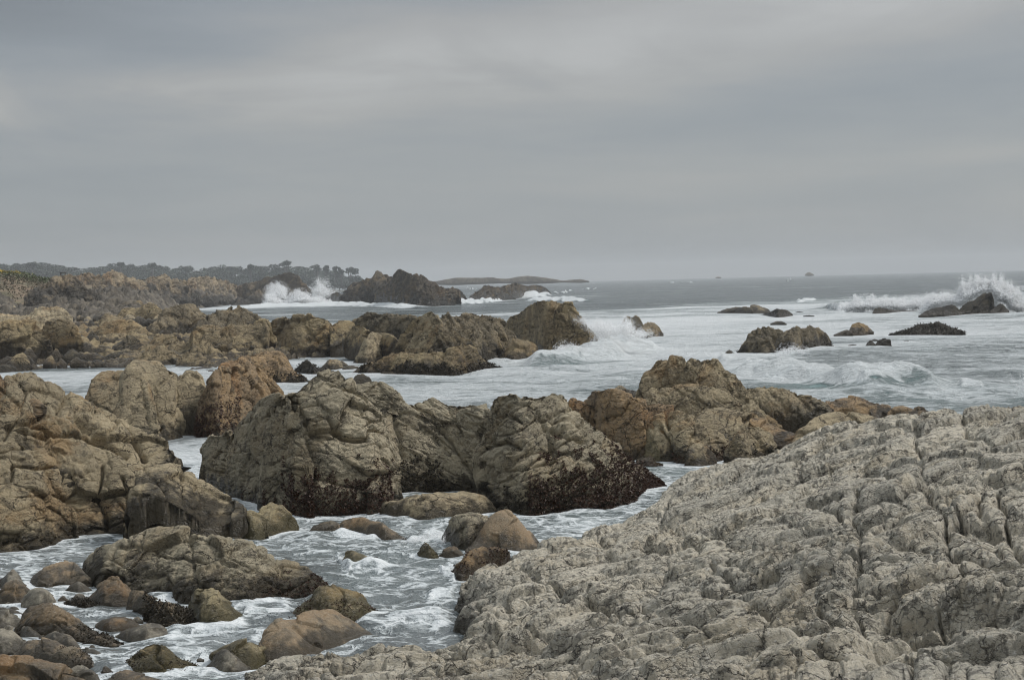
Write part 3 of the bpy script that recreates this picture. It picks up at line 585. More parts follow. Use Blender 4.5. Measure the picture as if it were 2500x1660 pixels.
R('pyramid shaped pale rock standing in the pool', [("B 972,985 1010,900 1040,820 1080,760 1130,698 1180,700 1230,740 1270,800 1300,880 1312,925", "B 972,992 1100,993 1312,965", dict(rnd=.5, depth=.7))], 'tan', name='rock_outcrop', cat='rock', sty='cracked')
R('upright slab leaning left beside the pyramid rock', [("B 1320,890 1400,760 1450,650 1530,590 1582,553 1600,570", "B 1320,940 1600,940", dict(D=[93, 93], rnd=.5, depth=.5))], 'mid', name='rock_outcrop', cat='rock', sty='cracked')
R('upright yellowish slab with a rounded tip on the reef', [("B 1445,870 1530,700 1600,560 1640,520 1690,513 1740,560 1762,620 1755,700", "B 1445,940 1755,930", dict(D=[92, 91], rnd=.6, depth=.5, grooves=["B 1640,530 1680,690", "B 1600,640 1500,860"], gdep=.04))], 'tan', name='rock_outcrop', cat='rock', sty='cracked')
R('dark craggy middle of the reef with a ragged crest', [
  ("B 1700,700 1750,600 1770,560 1830,523 1870,570 1930,560 1990,540 2060,528 2120,550 2200,560 2280,580 2320,610 2362,620 C 30,490 60,490 100,520 110,560 150,600 220,640 250,700", "B 1700,930 2100,900 2362,930 C 250,860", dict(D=[92, 96, 102], rnd=.45, depth=.8)),
  ("B 1650,860 1730,760 1800,710 1880,690 1960,740 2050,800", "B 1650,920 2050,900", dict(D=[90, 92], rnd=.5, depth=.6)),
], 'middark', name='rock_outcrop', cat='rock', sty='jagged', size=2.4)
R('box shaped rock block on the far side of the reef', [("B 972,610 1000,560 1080,540 1120,528 1200,540 1290,523 1350,545 1430,540 1500,560 1545,590", "B 972,760 1200,780 1545,770", dict(D=[118, 114], rnd=.85, depth=.6))], 'middark', name='rock_outcrop', cat='rock', sty='jointed')
R('low sloping tan rock under the box shaped block', [
  ("B 900,730 980,640 1050,640 1130,680 1200,700 1320,740 1400,780", "B 900,860 1030,850 1300,890 1400,890", dict(D=[108, 100], rnd=.6, depth=.7)),
  ("B 780,640 800,620 850,600 930,605 985,625", "B 780,850 985,850", dict(D=[112, 112], rnd=.7))], 'mid', name='rock_outcrop', cat='rock', sty='boulder')
R('great rounded rock with slanting cracks, left of the tidal pool', [
  ("B 180,640 200,620 300,590 400,570 500,560 600,553 680,565 740,580 790,640 800,720 815,800 835,880 860,900 912,890", "B 180,880 400,930 600,930 750,928 912,903", dict(rnd=.65, depth=.7, grooves=["B 520,640 620,770", "B 700,650 560,780", "B 250,640 200,780"], gdep=.04)),
  ("B -60,680 0,660 60,640 130,600 200,600 240,640 260,740", "B -60,900 260,910", dict(D=[115, 114], rnd=.6, depth=.6)),
], 'mid', name='rock_outcrop', cat='rock', sty='cracked', weeds=[dict(top=16, size=4, dens=.6, mat=WEED_B, thr=.1)])
R('yellow-brown craggy rock running down to a black weedy point', [
  ("F 120,170 180,140 300,90 450,60 560,55 620,80 660,130 700,200 760,250 795,287", "F 120,330 530,300 700,298 795,294", dict(rnd=.5, depth=.7)),
], 'rust', name='rock_outcrop', cat='rock', sty='jagged', amp=.6, weeds=[dict(top=22, size=4, dens=1., mat=WEED_B, thr=-.1, xr=(640, 760))])
R('dark weedy boulder in front of the tidal pool', [("F 695,195 740,140 790,124 820,140 860,168 910,178 945,192", "F 695,225 850,236 945,210", {})], 'kelp', name='weedy_rock', sty='weedy', weeds=[dict(top=22, size=4, dens=1., mat=WEED_B, thr=-.3)])
R('small rounded tan boulder at the lip of the tidal pool', [("F 903,170 950,125 1010,110 1060,130 1098,157", "F 903,195 1000,197 1098,180", {})], 'tan', sty='boulder')
R('flat tan stone right of the rounded boulder by the pool', [("F 1055,180 1100,163 1175,172", "F 1055,195 1175,192", {})], 'tan', sty='smooth')
R('low tan ledge at the left foot of the dark ridge', [("F 1135,222 1180,185 1240,150 1290,128 1340,150 1360,190", "F 1135,235 1250,243 1360,240", {})], 'mid', sty='boulder')
R('small stone at the waterline below the dark ridge', [("F 1338,236 1360,215 1410,208 1480,225", "F 1338,246 1480,245", {})], 'mid', sty='boulder')
R('round brown stone at the waterline, right of a smaller one', [("F 1465,225 1520,175 1570,188 1620,232", "F 1465,245 1620,244", {})], 'mid', sty='boulder')
R('small dark rock peeping over the central rock beside its peak', [("F 1130,290 1160,240 1210,228 1270,258 1278,300", "F 1130,330 1278,330", dict(D=52))], 'middark', sty='boulder')
R('tan rock in the surf splashed by the wave beside the stack', [
  ("C 1185,560 1200,495 1235,480 1275,500 1300,478 1340,500 1370,560 1400,620", "C 1185,650 1300,680 1400,690", dict(rnd=.7)),
  ("C 1360,600 1390,555 1430,540 1480,550 1520,590 1545,655", "C 1360,690 1545,675", dict(rnd=.75))], 'mid', name='sea_rock', cat='rock', sty='cracked')
R('flat dark rock with one tan block in the right surf', [
  ("D 38,445 100,415 180,400 280,403 300,420", "D 38,452 300,454", dict(rnd=.7)),
  ("D 275,430 283,388 340,387 400,410 452,437", "D 275,453 452,445", dict(rnd=.8))], 'middark', name='sea_rock', cat='rock', sty='cracked')
R('small dark rock just right of the tan block', [("D 340,460 430,445 480,420 520,414 570,430 605,450", "D 340,470 500,480 605,470", {})], 'kelp', name='sea_rock', cat='rock', sty='cracked')
R('little dark triangle of rock awash in the foam', [("D 440,528 480,510 520,506 560,528", "D 440,533 560,533", {})], 'middark', name='sea_rock', cat='rock', sty='boulder')
R('brown rock cluster with a dark hollow, largest in the right surf', [
  ("D 188,745 230,680 260,650 275,640 350,612 430,620 470,680 480,760", "D 188,778 400,785 480,782", dict(rnd=.8)),
  ("D 258,680 270,610 320,575 400,558 440,568 520,572 560,640", "D 258,750 560,750", dict(D=103, rnd=.8, depth=.6)),
  ("D 460,700 520,600 600,560 640,545 672,548 680,600 660,690 720,735", "D 460,765 600,765 720,742", dict(rnd=.7)),
  ("D 590,660 680,575 740,552 810,555 832,590 870,612 890,650 897,690", "D 590,720 720,725 800,713 897,700", dict(rnd=.8)),
  ("D 420,770 440,735 480,728 520,775", "D 420,783 520,780", {}),
], 'middark', name='sea_rock', cat='rock', sty='jagged', amp=.7, weeds=[dict(top=14, size=4, dens=.7, mat=WEED_B, thr=0)])
R('low dark rock trailing left from the brown cluster', [("D 20,788 60,770 100,740 140,720 170,750 192,775", "D 20,792 192,782", {})], 'middark', name='sea_rock', cat='rock', sty='cracked')
R('pale stump of rock with a low tail in the right surf', [
  ("D 1010,600 1035,570 1050,532 1100,520 1150,525 1180,560 1217,592", "D 1010,620 1100,618 1217,610", dict(rnd=.8)),
  ("D 922,616 980,583 1035,572 1060,600", "D 922,620 1060,620", {})], 'mid', name='sea_rock', cat='rock', sty='cracked')
R('low dark mound covered with brown seaweed far right', [("D 1342,608 1400,590 1470,570 1530,550 1600,530 1680,515 1720,508 1780,530 1830,560 1880,595 1902,606", "D 1342,616 1500,622 1700,618 1902,612", dict(rnd=.6))], 'kelp', name='weedy_rock', cat='rock', sty='weedy', weeds=[dict(top=40, size=3.5, dens=1.2, mat=WEED_B, thr=-.6)])
R('black rock in the foam, larger right half of a small clump', [("D 1230,690 1260,645 1300,628 1350,655", "D 1230,702 1350,702", {})], 'kelp', name='sea_rock', cat='rock', sty='weedy')
R('small black rock in the foam, left half of the clump', [("D 1160,690 1180,660 1205,652 1240,690", "D 1160,704 1240,704", {})], 'kelp', name='sea_rock', cat='rock', sty='weedy')
R('black tip of rock showing behind the small clump in the foam', [("D 1205,655 1230,640 1255,655", "D 1205,664 1255,664", {})], 'kelp', name='sea_rock', cat='rock', sty='weedy')
R('long low black rock before the breaking wave', [("D 1213,447 1230,410 1290,408 1400,425 1480,424 1552,430", "D 1213,453 1400,442 1552,434", dict(rnd=.8))], 'kelp', name='sea_rock', cat='rock', sty='cracked')
R('black rock with a leaning slab under the bursting wave', [
  ("D 1562,467 1620,425 1680,408 1750,395 1830,383 1860,410 1900,450", "D 1562,470 1800,463 1900,458", dict(rnd=.6)),
  ("D 1840,440 1900,390 1980,355 2050,310 2110,298 2132,330 2112,440", "D 1840,460 2000,452 2112,445", dict(rnd=.6, depth=.5))], 'kelp', name='sea_rock', cat='rock', sty='cracked')
R('small black rock under the curl of the bursting wave', [("D 2108,442 2140,400 2180,373 2212,380 2247,432", "D 2108,449 2247,444", {})], 'kelp', name='sea_rock', cat='rock', sty='cracked')
for i, (s, l) in enumerate((("D 630,443 650,434 688,441", "black rock tip awash right of the small dark rock"), ("D 688,470 720,463 770,468", "thin black rock awash below another tip"), ("D 1450,660 1470,652 1490,660", "tiny black rock tip near the weedy mound"), ("D 1030,692 1060,684 1090,690", "tiny black rock tip left of the black clump"),
                            ("D 1555,803 1572,793 1595,803", "dark tip of rock alone in the streaked foam"))):
    a = s.split(); x0, e = a[1].split(','); x1 = a[-1].split(',')[0]
    R(l, [(s, f"D {x0},{int(e)+4} {x1},{int(e)+4}", dict(depth=1.5))], 'kelp', name='sea_rock', cat='rock', sty='smooth')
R('rocky islet on the horizon, a tiny dark cone', [("D 700,157 716,141 740,137 752,148 768,157", "D 700,162 768,161", dict(D=2300, depth=.6))], 'middark', name='islet', cat='islet', sty='cracked', amp=.5)
R('flat speck of rock at the horizon left of the cone islet', [("D 22,178 40,172 64,177", "D 22,182 64,182", dict(D=2300, depth=.6))], 'middark', name='islet', cat='islet', sty='smooth', amp=.5)

# ================================================================== far headland and crags
R('ragged far crag with two horned summits beyond the surf', [
  ("B 1160,400 1180,340 1240,290 1320,250 1350,200 1350,170 1382,135 1420,150 1480,180 1520,190 1600,200 1640,210 1662,250 1720,280 1780,300 1880,310 1920,330", "B 1160,450 1400,472 1540,474 1700,470 1920,455", dict(rnd=.6, depth=.6)),
  ("B 1148,260 1163,152 1195,142 1230,168 1266,215", "B 1148,330 1266,330", dict(D=[440, 440], rnd=.7, size=3)),
  ("B 1330,225 1348,168 1382,129 1420,147 1480,180 1530,220", "B 1330,330 1530,330", dict(D=[412, 412], rnd=.7, size=3)),
  ("B 850,370 960,270 1050,232 1150,211 1168,160 1200,148 1250,188 1320,190 1400,230", "B 850,400 1170,430 1400,440", dict(D=[450, 440], rnd=.5, depth=.6)),
  ("B 1540,460 1570,400 1640,330 1700,400 1730,440", "B 1540,476 1730,465", dict(rnd=.6)),
  ("B 1670,440 1760,330 1860,300 1930,320 1970,370 2002,415", "B 1670,470 1860,455 2002,433", dict(rnd=.6, depth=.6)),
], 'far', name='sea_crag', cat='crag', sty='jagged', size=7)
R('low crag left of the horned crag in white surf', [
  ("B 680,405 750,370 820,340 850,345 870,400", "B 680,412 870,440", dict(rnd=.6)),
  ("B 850,400 870,360 940,343 1000,370 1020,410 1085,445", "B 850,445 1085,450", dict(rnd=.6))], 'far', name='sea_crag', cat='crag', sty='jagged', size=4)
R('jagged low crag right of the horned crag', [
  ("B 1985,420 2060,350 2130,310 2150,278 2220,288 2300,300 C 100,215 170,200 220,182 290,208 330,215 400,203 470,218 520,255 532,282", "B 1985,440 C 0,348 200,335 350,305 532,286", dict(rnd=.5, depth=.6)),
  ("B 2100,430 2200,370 2300,350 C 60,290 130,280 180,300 210,330", "B 2100,440 C 210,338", dict(rnd=.6))], 'far', name='sea_crag', cat='crag', sty='jagged', size=5)
R('low hazy island lying along the horizon behind the jagged crag', [("B 1660,262 1700,250 1800,230 1900,214 2100,215 2250,210 C 0,144 130,150 250,130 320,123 400,130 550,150 640,168 700,160 800,153 880,171", "B 1660,272 C 0,180 880,178", dict(D=[1250, 1350], rnd=.4, depth=.25))], 'cobble', name='island', cat='island', sty='cracked', amp=.25)
R('brown far crag behind the round burst of spray', [
  ("B -60,290 0,262 100,250 180,210 280,200 350,168 400,163 460,180 492,200 512,250 560,280 592,345", "B -60,440 0,436 170,425 400,410 592,390", dict(D=[540, 520], rnd=.5, depth=.6)),
  ("B 0,420 80,330 150,320 180,420", "B 0,440 180,432", dict(D=500, rnd=.6))], 'far', name='sea_crag', cat='crag', sty='jagged', size=6)
R('ochre sea cliff with a broken crest along the far left shore', [
  ("A 640,210 700,190 800,168 900,200 980,170 1040,148 1080,170 1150,200 1280,222 1380,200 1430,188 1520,200 1562,230 1600,222 1680,240", "A 640,420 930,400 1300,410 1680,425", dict(D=[380, 430], rnd=.4, depth=.7)),
  ("A 1560,260 1640,235 1700,240 1750,210 1850,200 1930,208 2000,230 2060,250 2150,282 2215,285 2260,340", "A 1560,425 1700,432 2000,446 2260,440", dict(D=[440, 560], rnd=.5, depth=.6)),
  ("A 1300,400 1400,280 1440,260 1560,330 1740,420", "A 1300,420 1740,430", dict(D=[415, 430], rnd=.6, depth=.4)),
], 'cliff', name='sea_cliff', cat='cliff', sty='jagged', size=10, amp=1.1)
R('dark grooved knoll on the left shore below the grassy bank', [
  ("A 230,370 350,280 420,260 500,200 560,188 650,190 720,230 780,290 850,330 930,385", "A 230,450 600,460 930,440", dict(D=[250, 250], rnd=.5, depth=.6)),
  ("A 260,410 360,340 440,350 520,400 640,440", "A 260,460 640,465", dict(D=[246, 246], rnd=.6))], 'cliff', name='rock_knoll', cat='knoll', sty='jagged', size=4)
r_ = np.random.default_rng(31)
for i in range(22):
    x = 420 + i * 82 + r_.uniform(-30, 30); y = np.interp(x, [400, 1300, 2300], [400, 425, 446]) + r_.uniform(-30, 8); w = r_.uniform(110, 230); h = r_.uniform(45, 120)
    f = np.linspace(0, 1, 11); sk = r_.uniform(.3, .7); prof = np.where(f < sk, f / sk, (1 - f) / (1 - sk)) ** .7 * r_.uniform(.72, 1.2, 11)
    Dk = np.interp(x, [400, 1200, 1700, 2300], [330, 370, 420, 500])
    R('dark jagged rock along the foot of the ochre cliff', [("A " + " ".join(f"{x + (q - .5) * w:.0f},{y - h * p:.0f}" for q, p in zip(f, prof)), f"A {x-w:.0f},{y+14:.0f} {x+w:.0f},{y+14:.0f}", dict(D=Dk, rnd=.6))], ('far', 'cliff', 'far')[i % 3],
      name='sea_rock', cat='rock', group='dark rocks at the foot of the ochre cliff', sty='jagged', size=5)
# ranks of rock on the left shore
R('fluted dark ridge rising to a comb of points on the left shore', [("A 1270,700 1350,640 1420,560 1480,510 1560,478 1640,460 1720,448 1770,450 1800,480 1830,520 1880,545", "A 1270,760 1880,660", dict(D=[140, 146], rnd=.45, depth=.8))], 'middark', name='rock_outcrop', cat='rock', sty='jagged', amp=.7)
R('crag with needle points overlooking the far surf', [("A 1790,640 1880,550 1960,500 2060,478 2090,438 2125,480 2180,468 2240,510 2280,550 2330,570 2400,610", "A 1790,720 2400,690", dict(D=[138, 142], rnd=.5, depth=.8))], 'middark', name='rock_outcrop', cat='rock', sty='jagged', amp=.8)
R('pale knobbed row of rocks behind the dark-faced boulder', [("A -60,540 0,528 60,540 150,547 220,560 280,540 330,480 380,468 450,480 520,470 570,480 620,520 650,570", "A -60,680 650,680", dict(D=[160, 160], rnd=.7))], 'tan', name='rock_outcrop', cat='rock', sty='jagged', size=1.4)
R('big boulder with a dark hollow face at the left edge', [
  ("A -80,650 0,630 40,600 100,588 200,600 300,600 360,640 430,700 450,800", "A -80,880 300,900 450,890", dict(D=[118, 117], rnd=.9, depth=.6)),
  ("A 400,640 440,610 520,588 620,600 680,640 720,700 745,780", "A 400,890 745,880", dict(D=[119, 117], rnd=.6, depth=.7))], 'mid', name='rock_outcrop', cat='rock', sty='cracked')
R('ridge of greenish rocks in the middle of the left shore', [("A 1060,560 1100,490 1170,480 1250,490 1300,450 1380,440 1440,480 1500,520", "A 1060,640 1500,640", dict(D=[165, 160], rnd=.6))], 'mid', name='rock_outcrop', cat='rock', sty='jagged', size=1.6)
R('long brown hog-backed rock across the left shore', [("A 860,700 900,640 1000,600 1100,595 1200,600 1260,640 1320,690 1400,720", "A 860,800 1400,800", dict(D=[135, 132], rnd=.6))], 'mid', name='rock_outcrop', cat='rock', sty='cracked')
R('rounded brown rock with a steep right flank on the left shore', [("A 1340,800 1400,720 1460,715 1560,730 1640,780 1700,850 1720,880", "A 1340,940 1720,940", dict(D=[117, 115], rnd=.7))], 'mid', name='rock_outcrop', cat='rock', sty='cracked')
R('tan rock shelf with a squared end near the far surf', [("A 1740,700 1780,660 1850,655 1930,650 2010,670 2100,640 2200,640 2300,650 2400,620", "A 1740,900 2400,900", dict(D=[112, 112], rnd=.6))], 'mid', name='rock_outcrop', cat='rock', sty='cracked')
R('dark mound of crumbly rock at the near edge of the left shore', [("A 1240,960 1290,900 1340,850 1420,835 1500,850 1560,890 1640,940 1700,990", "A 1240,1030 1700,1040", dict(D=[106, 105], rnd=.6))], 'mid', name='rock_outcrop', cat='rock', sty='jagged', amp=.6)
R('tumbled tan rock right of the crumbly mound', [("A 1600,960 1680,890 1760,880 1820,910 1900,960 2000,990 2100,960 2250,920 2362,900", "A 1600,1050 2362,1040", dict(D=[103, 101], rnd=.6))], 'mid', name='rock_outcrop', cat='rock', sty='jagged', amp=.6)
R('triangular brown rock near the pool on the left shore', [("A 60,990 120,930 190,885 230,900 270,960 280,1000", "A 60,1040 280,1040", dict(D=[106, 106], rnd=.5))], 'mid', name='rock_outcrop', cat='rock', sty='cracked')
R('round dark boulder at the pool edge by the left border', [("A 0,1020 30,992 80,990 130,1010 160,1045", "A 0,1060 160,1062", dict(D=[104, 104]))], 'middark', sty='smooth')
# scattered shore boulders and far-shore lumps, alike from here
r_ = np.random.default_rng(5)
row = 0
for yb, D, n, x0, x1, w0, h0, mt in ((985, 107, 14, 0, 1650, 120, 60, 'mid'), (930, 112, 14, 250, 2200, 170, 80, 'mid'), (860, 121, 13, 480, 2200, 190, 90, 'mid'), (800, 130, 13, 700, 1900, 170, 80, 'mid'),
                                 (740, 142, 13, 640, 1400, 130, 60, 'mid'), (660, 160, 14, 600, 1450, 110, 55, 'mid'), (610, 185, 14, 500, 1400, 95, 45, 'tan')):
    for i in range(n):
        x = x0 + (i + r_.uniform(.1, .9)) * (x1 - x0) / n; w = w0 * r_.uniform(.6, 1.5); h = h0 * r_.uniform(.6, 1.4); y = yb + r_.uniform(-14, 14); sk = r_.uniform(.25, .75)
        f = np.linspace(0, 1, 9); prof = np.where(f < sk, f / sk, (1 - f) / (1 - sk)) ** r_.uniform(.5, .9) * r_.uniform(.85, 1.12, 9)
        R('brown boulder, one of many heaped on the left shore', [("A " + " ".join(f"{x + (q - .5) * w:.0f},{y - h * p:.0f}" for q, p in zip(f, prof)), f"A {x-w:.0f},{y+14:.0f} {x+w:.0f},{y+14:.0f}", dict(D=D, rnd=r_.uniform(.45, .9)))], mt if r_.random() > .2 else 'middark',
          group='boulders heaped on the left shore', sty=('cracked', 'jagged', 'boulder', 'cracked')[i % 4], amp=.8)
for i in range(80):
    x = r_.uniform(-20, 1450); y = 400 + x * .045 + r_.uniform(0, 150); w = r_.uniform(40, 150); h = w * r_.uniform(.25, .45)
    f = np.linspace(0, 1, 7); prof = np.sin(f * math.pi) ** .6 * r_.uniform(.8, 1.15, 7)
    R('grey boulder on the far stretch of stony beach', [("A " + " ".join(f"{x + (q - .5) * w:.0f},{y - h * p:.0f}" for q, p in zip(f, prof)), f"A {x-w:.0f},{y+8:.0f} {x+w:.0f},{y+8:.0f}", dict(D=330 - (y - 390) * .85, rnd=.7))], ('cobble', 'mid', 'cobble', 'tan')[i % 4],
      group='grey boulders on the far beach', sty='cracked', amp=.8)
print('rocks', round(time.time() - T0, 1))
# ================================================================== the great pale ledge (right foreground)
def rbf(P, v, X, lam=1e-3):
    sc = 6.0; P = P / sc; X = X / sc
    def K(r2): return np.where(r2 > 1e-12, .5 * r2 * np.log(np.maximum(r2, 1e-12)), 0)
    n = len(P); A = np.zeros((n + 3, n + 3)); A[:n, :n] = K(((P[:, None] - P[None]) ** 2).sum(-1)) + lam * np.eye(n)
    A[:n, n] = 1; A[:n, n + 1:] = P; A[n:, :n] = A[:n, n:].T
    w = np.linalg.solve(A, np.r_[v, 0, 0, 0])
    out = np.empty(len(X))
    for i in range(0, len(X), 100000):
        x = X[i:i + 100000]
        out[i:i + 100000] = K(((x[:, None] - P[None]) ** 2).sum(-1)) @ w[:n] + w[n] + x @ w[n + 1:]
    return out
def seg_inside(px, py, poly):
    """signed distance to a polygon, positive inside"""
    d = np.full(px.shape, 1e9); ins = np.zeros(px.shape, bool)
    for (x0, y0), (x1, y1) in zip(poly, np.roll(poly, -1, axis=0)):
        dx, dy = x1 - x0, y1 - y0
        t = np.clip(((px - x0) * dx + (py - y0) * dy) / (dx * dx + dy * dy + 1e-12), 0, 1)
        d = np.minimum(d, np.hypot(px - x0 - t * dx, py - y0 - t * dy))
        c = (y0 > py) != (y1 > py)
        ins ^= c & (px < dx * (py - y0) / (dy if abs(dy) > 1e-12 else 1e-12) + x0)
    return np.where(ins, d, -d)
def xy(x, D):
    d = ray(np.asarray(x, float), np.full(np.shape(x), 1000.0)); return np.stack([d[..., 0] * D, d[..., 1] * D], -1)

# visible top points: photo pixel + height
CTRL = [(600, 1650, .28), (760, 1600, .35), (1000, 1640, .75), (1000, 1575, .42), (1120, 1530, .42), (1300, 1570, .8), (1500, 1655, 1.3), (2000, 1655, 1.85), (2480, 1655, 2.15),
        (1125, 1440, .62), (1180, 1385, .70), (1340, 1340, .62), (1450, 1295, .55), (1540, 1250, .55), (1640, 1190, .72), (1720, 1135, .92), (1800, 1118, 1.12), (1880, 1110, 1.28), (1960, 1070, 1.6), (2080, 1035, 1.88), (2200, 1015, 2.12), (2330, 1008, 2.36), (2480, 990, 2.62), (2650, 985, 2.7),
        (1260, 1480, .85), (1500, 1440, 1.2), (1750, 1440, 1.5), (2000, 1440, 1.85), (2260, 1440, 2.2), (2480, 1440, 2.35), (1700, 1300, 1.22), (1900, 1300, 1.6), (2100, 1300, 2.0), (2300, 1300, 2.3), (2480, 1300, 2.45),
        (1800, 1200, 1.2), (2000, 1180, 1.7), (2200, 1160, 2.15), (2450, 1150, 2.5), (2300, 1560, 2.02), (2480, 1560, 2.15)]
c = np.array(CTRL); Dc = at_plane(c[:, 0], c[:, 1], c[:, 2]); Pc = xy(c[:, 0], Dc)
POLY = np.array([xy(a, b) for a, b in ((480, 18.8), (600, 19.9), (720, 20.2), (900, 20.5), (1040, 20.7), (1085, 20.9), (1092, 22.6), (1085, 24.1), (1120, 25.2), (1230, 27.2), (1340, 28.8), (1450, 30.2), (1560, 32), (1620, 33.8), (1760, 34.5), (1900, 34), (2000, 33.5), (2150, 33.2), (2300, 33), (2500, 32.5), (2850, 32), (3500, 31), (4150, 28), (4300, 6), (900, 6), (500, 12))])
def ledge():
    xs = np.concatenate([np.arange(470, 2720, 2.3), np.linspace(2725, 4200, 170)]); nc = len(xs)
    yb = np.concatenate([np.linspace(2600, 1010, 60), np.linspace(1005, 300, 620)])
    Dr = 3.4 * F / yb; Dr = Dr[Dr < 36]; 
    Dr = np.concatenate([np.linspace(6.2, Dr[0], 20)[:-1], Dr])
    nr = len(Dr)
    X, Dg = np.meshgrid(xs, Dr, indexing='ij')
    P2 = xy(X.ravel(), Dg.ravel())
    ex = np.array([(2500, 33, 1.75), (2200, 33.5, 1.5), (1950, 34, .9), (2800, 33, 1.9), (1700, 35, .4), (2350, 30.5, 2.2), (3100, 32, 1.8), (3200, 22, 2.5), (3200, 12, 2.3), (4000, 28, 1.2), (4000, 16, 2.0)])
    z = rbf(np.r_[Pc, xy(ex[:, 0], ex[:, 1])], np.r_[c[:, 2] - .07, ex[:, 2]], P2, .02)
    z = np.clip(z, .2, 3.0)
    sd = seg_inside(P2[:, 0], P2[:, 1], POLY) + .22 * gn(np.c_[P2 * 1.1, np.zeros(len(P2))], 3)
    wall = np.sqrt(np.clip(1 - (1 - np.clip(sd / .75, 0, 1)) ** 2, 0, 1))
    z = -.7 + (z + .7) * wall
    z = np.where(sd < 0, -.7 + sd * .6, z)
    P = np.c_[P2, z]
    def normals(P):
        G = P.reshape(nc, nr, 3); n = np.cross(np.gradient(G, axis=0), np.gradient(G, axis=1)).reshape(-1, 3)
        return n / (np.linalg.norm(n, axis=1)[:, None] + 1e-9)
    Nn = normals(P)
    px, py = project(P)
    u = np.maximum(P[:, 1], 5) / F
    q0 = P + 40
    wp = q0 + .5 * np.stack([fbm(q0 / 1.6, 2, 5), fbm(q0 / 1.6, 2, 15), fbm(q0 / 1.6, 2, 25)], -1)
    d = .10 * fbm(q0 / 2.4, 3, 2) + .03 * fbm(q0 / .8, 2, 12)
    # large beds: long joints running left-right and down the slope, every block with its own tilted face
    act = sst(-.35, .3, gn(q0 / 1.9, 41)); act2 = sst(-.05, .5, gn(q0 / 1.3, 51) + .25 * act)
    wp = q0 + .22 * np.stack([fbm(q0 / 1.3, 3, 5), fbm(q0 / 1.3, 3, 15), fbm(q0 / 1.3, 3, 25)], -1)
    f1, f2, i1, t1 = voro((wp @ rotm(0, 0, .30)) * np.array([.42, .85, .6]), 1, True)
    e = f2 - f1; d += .10 * (np.sqrt(np.clip(e / .06, 0, 1)) - 1) + .12 * (i1 - .5) + .12 * t1 + .03 * (np.sqrt(np.clip(e / .4, 0, 1)) - .7)
    wp2 = wp + .05 * np.stack([gn(q0 / .3, 6), gn(q0 / .3, 7), gn(q0 / .3, 8)], -1)
    f1, f2, i2, t2 = voro((wp2 @ rotm(0, 0, -.25)) * np.array([1.15, 2.3, 2.0]), 2, True)
    e = f2 - f1; d += (.04 + .09 * act) * (np.sqrt(np.clip(e / .09, 0, 1)) - 1) + (.4 + act) * (.026 * (i2 - .5) + .038 * t2) + .012 * (np.sqrt(np.clip(e / .5, 0, 1)) - .7)
    f1, f2, i3, t3 = voro(wp2 * np.array([3.4, 6.0, 5.5]), 3, True)
    e = f2 - f1
    d += (.012 + .035 * act2) * (np.sqrt(np.clip(e / .10, 0, 1)) - 1) + (.25 + act2) * (.010 * (i3 - .5) + .018 * t3) + (.014 * act2) * (np.sqrt(np.clip(e / .6, 0, 1)) - .7)
    wp3 = wp2 + .03 * np.stack([gn(q0 / .09, 16), gn(q0 / .09, 17), gn(q0 / .09, 18)], -1)
    f1, f2, i4, t4 = voro(wp3 * np.array([9, 14, 13]), 7, True)
    e = f2 - f1; d += (.004 + .020 * act2 * sst(-.2, .3, gn(q0 / .6, 19))) * (np.sqrt(np.clip(e / .5, 0, 1)) - 1 + .5 * t4)
    d += (.02 + .03 * act) * (ridged((wp2 @ rotm(0, 0, .12)) * np.array([.9, 2.6, 2]) / .42, 3, 14) - .1)
    d += .02 * act2 * ridged(wp2 / .28, 3, 4) + .012 * ridged(q0 / .10, 2, 8)
    # bedded lips near the camera: thin sheets stepping down towards the lens
    bed = sst(1380, 1560, py)
    s = (P[:, 1] * 1.0 - P[:, 0] * .12 + .5 * fbm(q0 / 2.2, 2, 77)) / .85
    fr = s - np.floor(s)
    d += bed * .19 * (sst(0, .12, fr) * (1 - .75 * fr) - .35)
    # beds stepping down across the whole slab
    s2 = (P[:, 1] * .9 - P[:, 0] * .30 + .8 * fbm(q0 / 3.0, 3, 88)) / 1.9; f2_ = s2 - np.floor(s2)
    d += (1 - bed) * .16 * (sst(0, .05, f2_) * (1 - .85 * f2_) - .4) * sst(-.4, .2, gn(q0 / 2.5, 89))
    s3 = (P[:, 0] * 1.0 + P[:, 1] * .25 + .7 * fbm(q0 / 2.4, 3, 98)) / 2.3; f3_ = s3 - np.floor(s3)
    d += .13 * (sst(0, .05, f3_) * (1 - .85 * f3_) - .4) * sst(-.3, .3, gn(q0 / 2.2, 99))
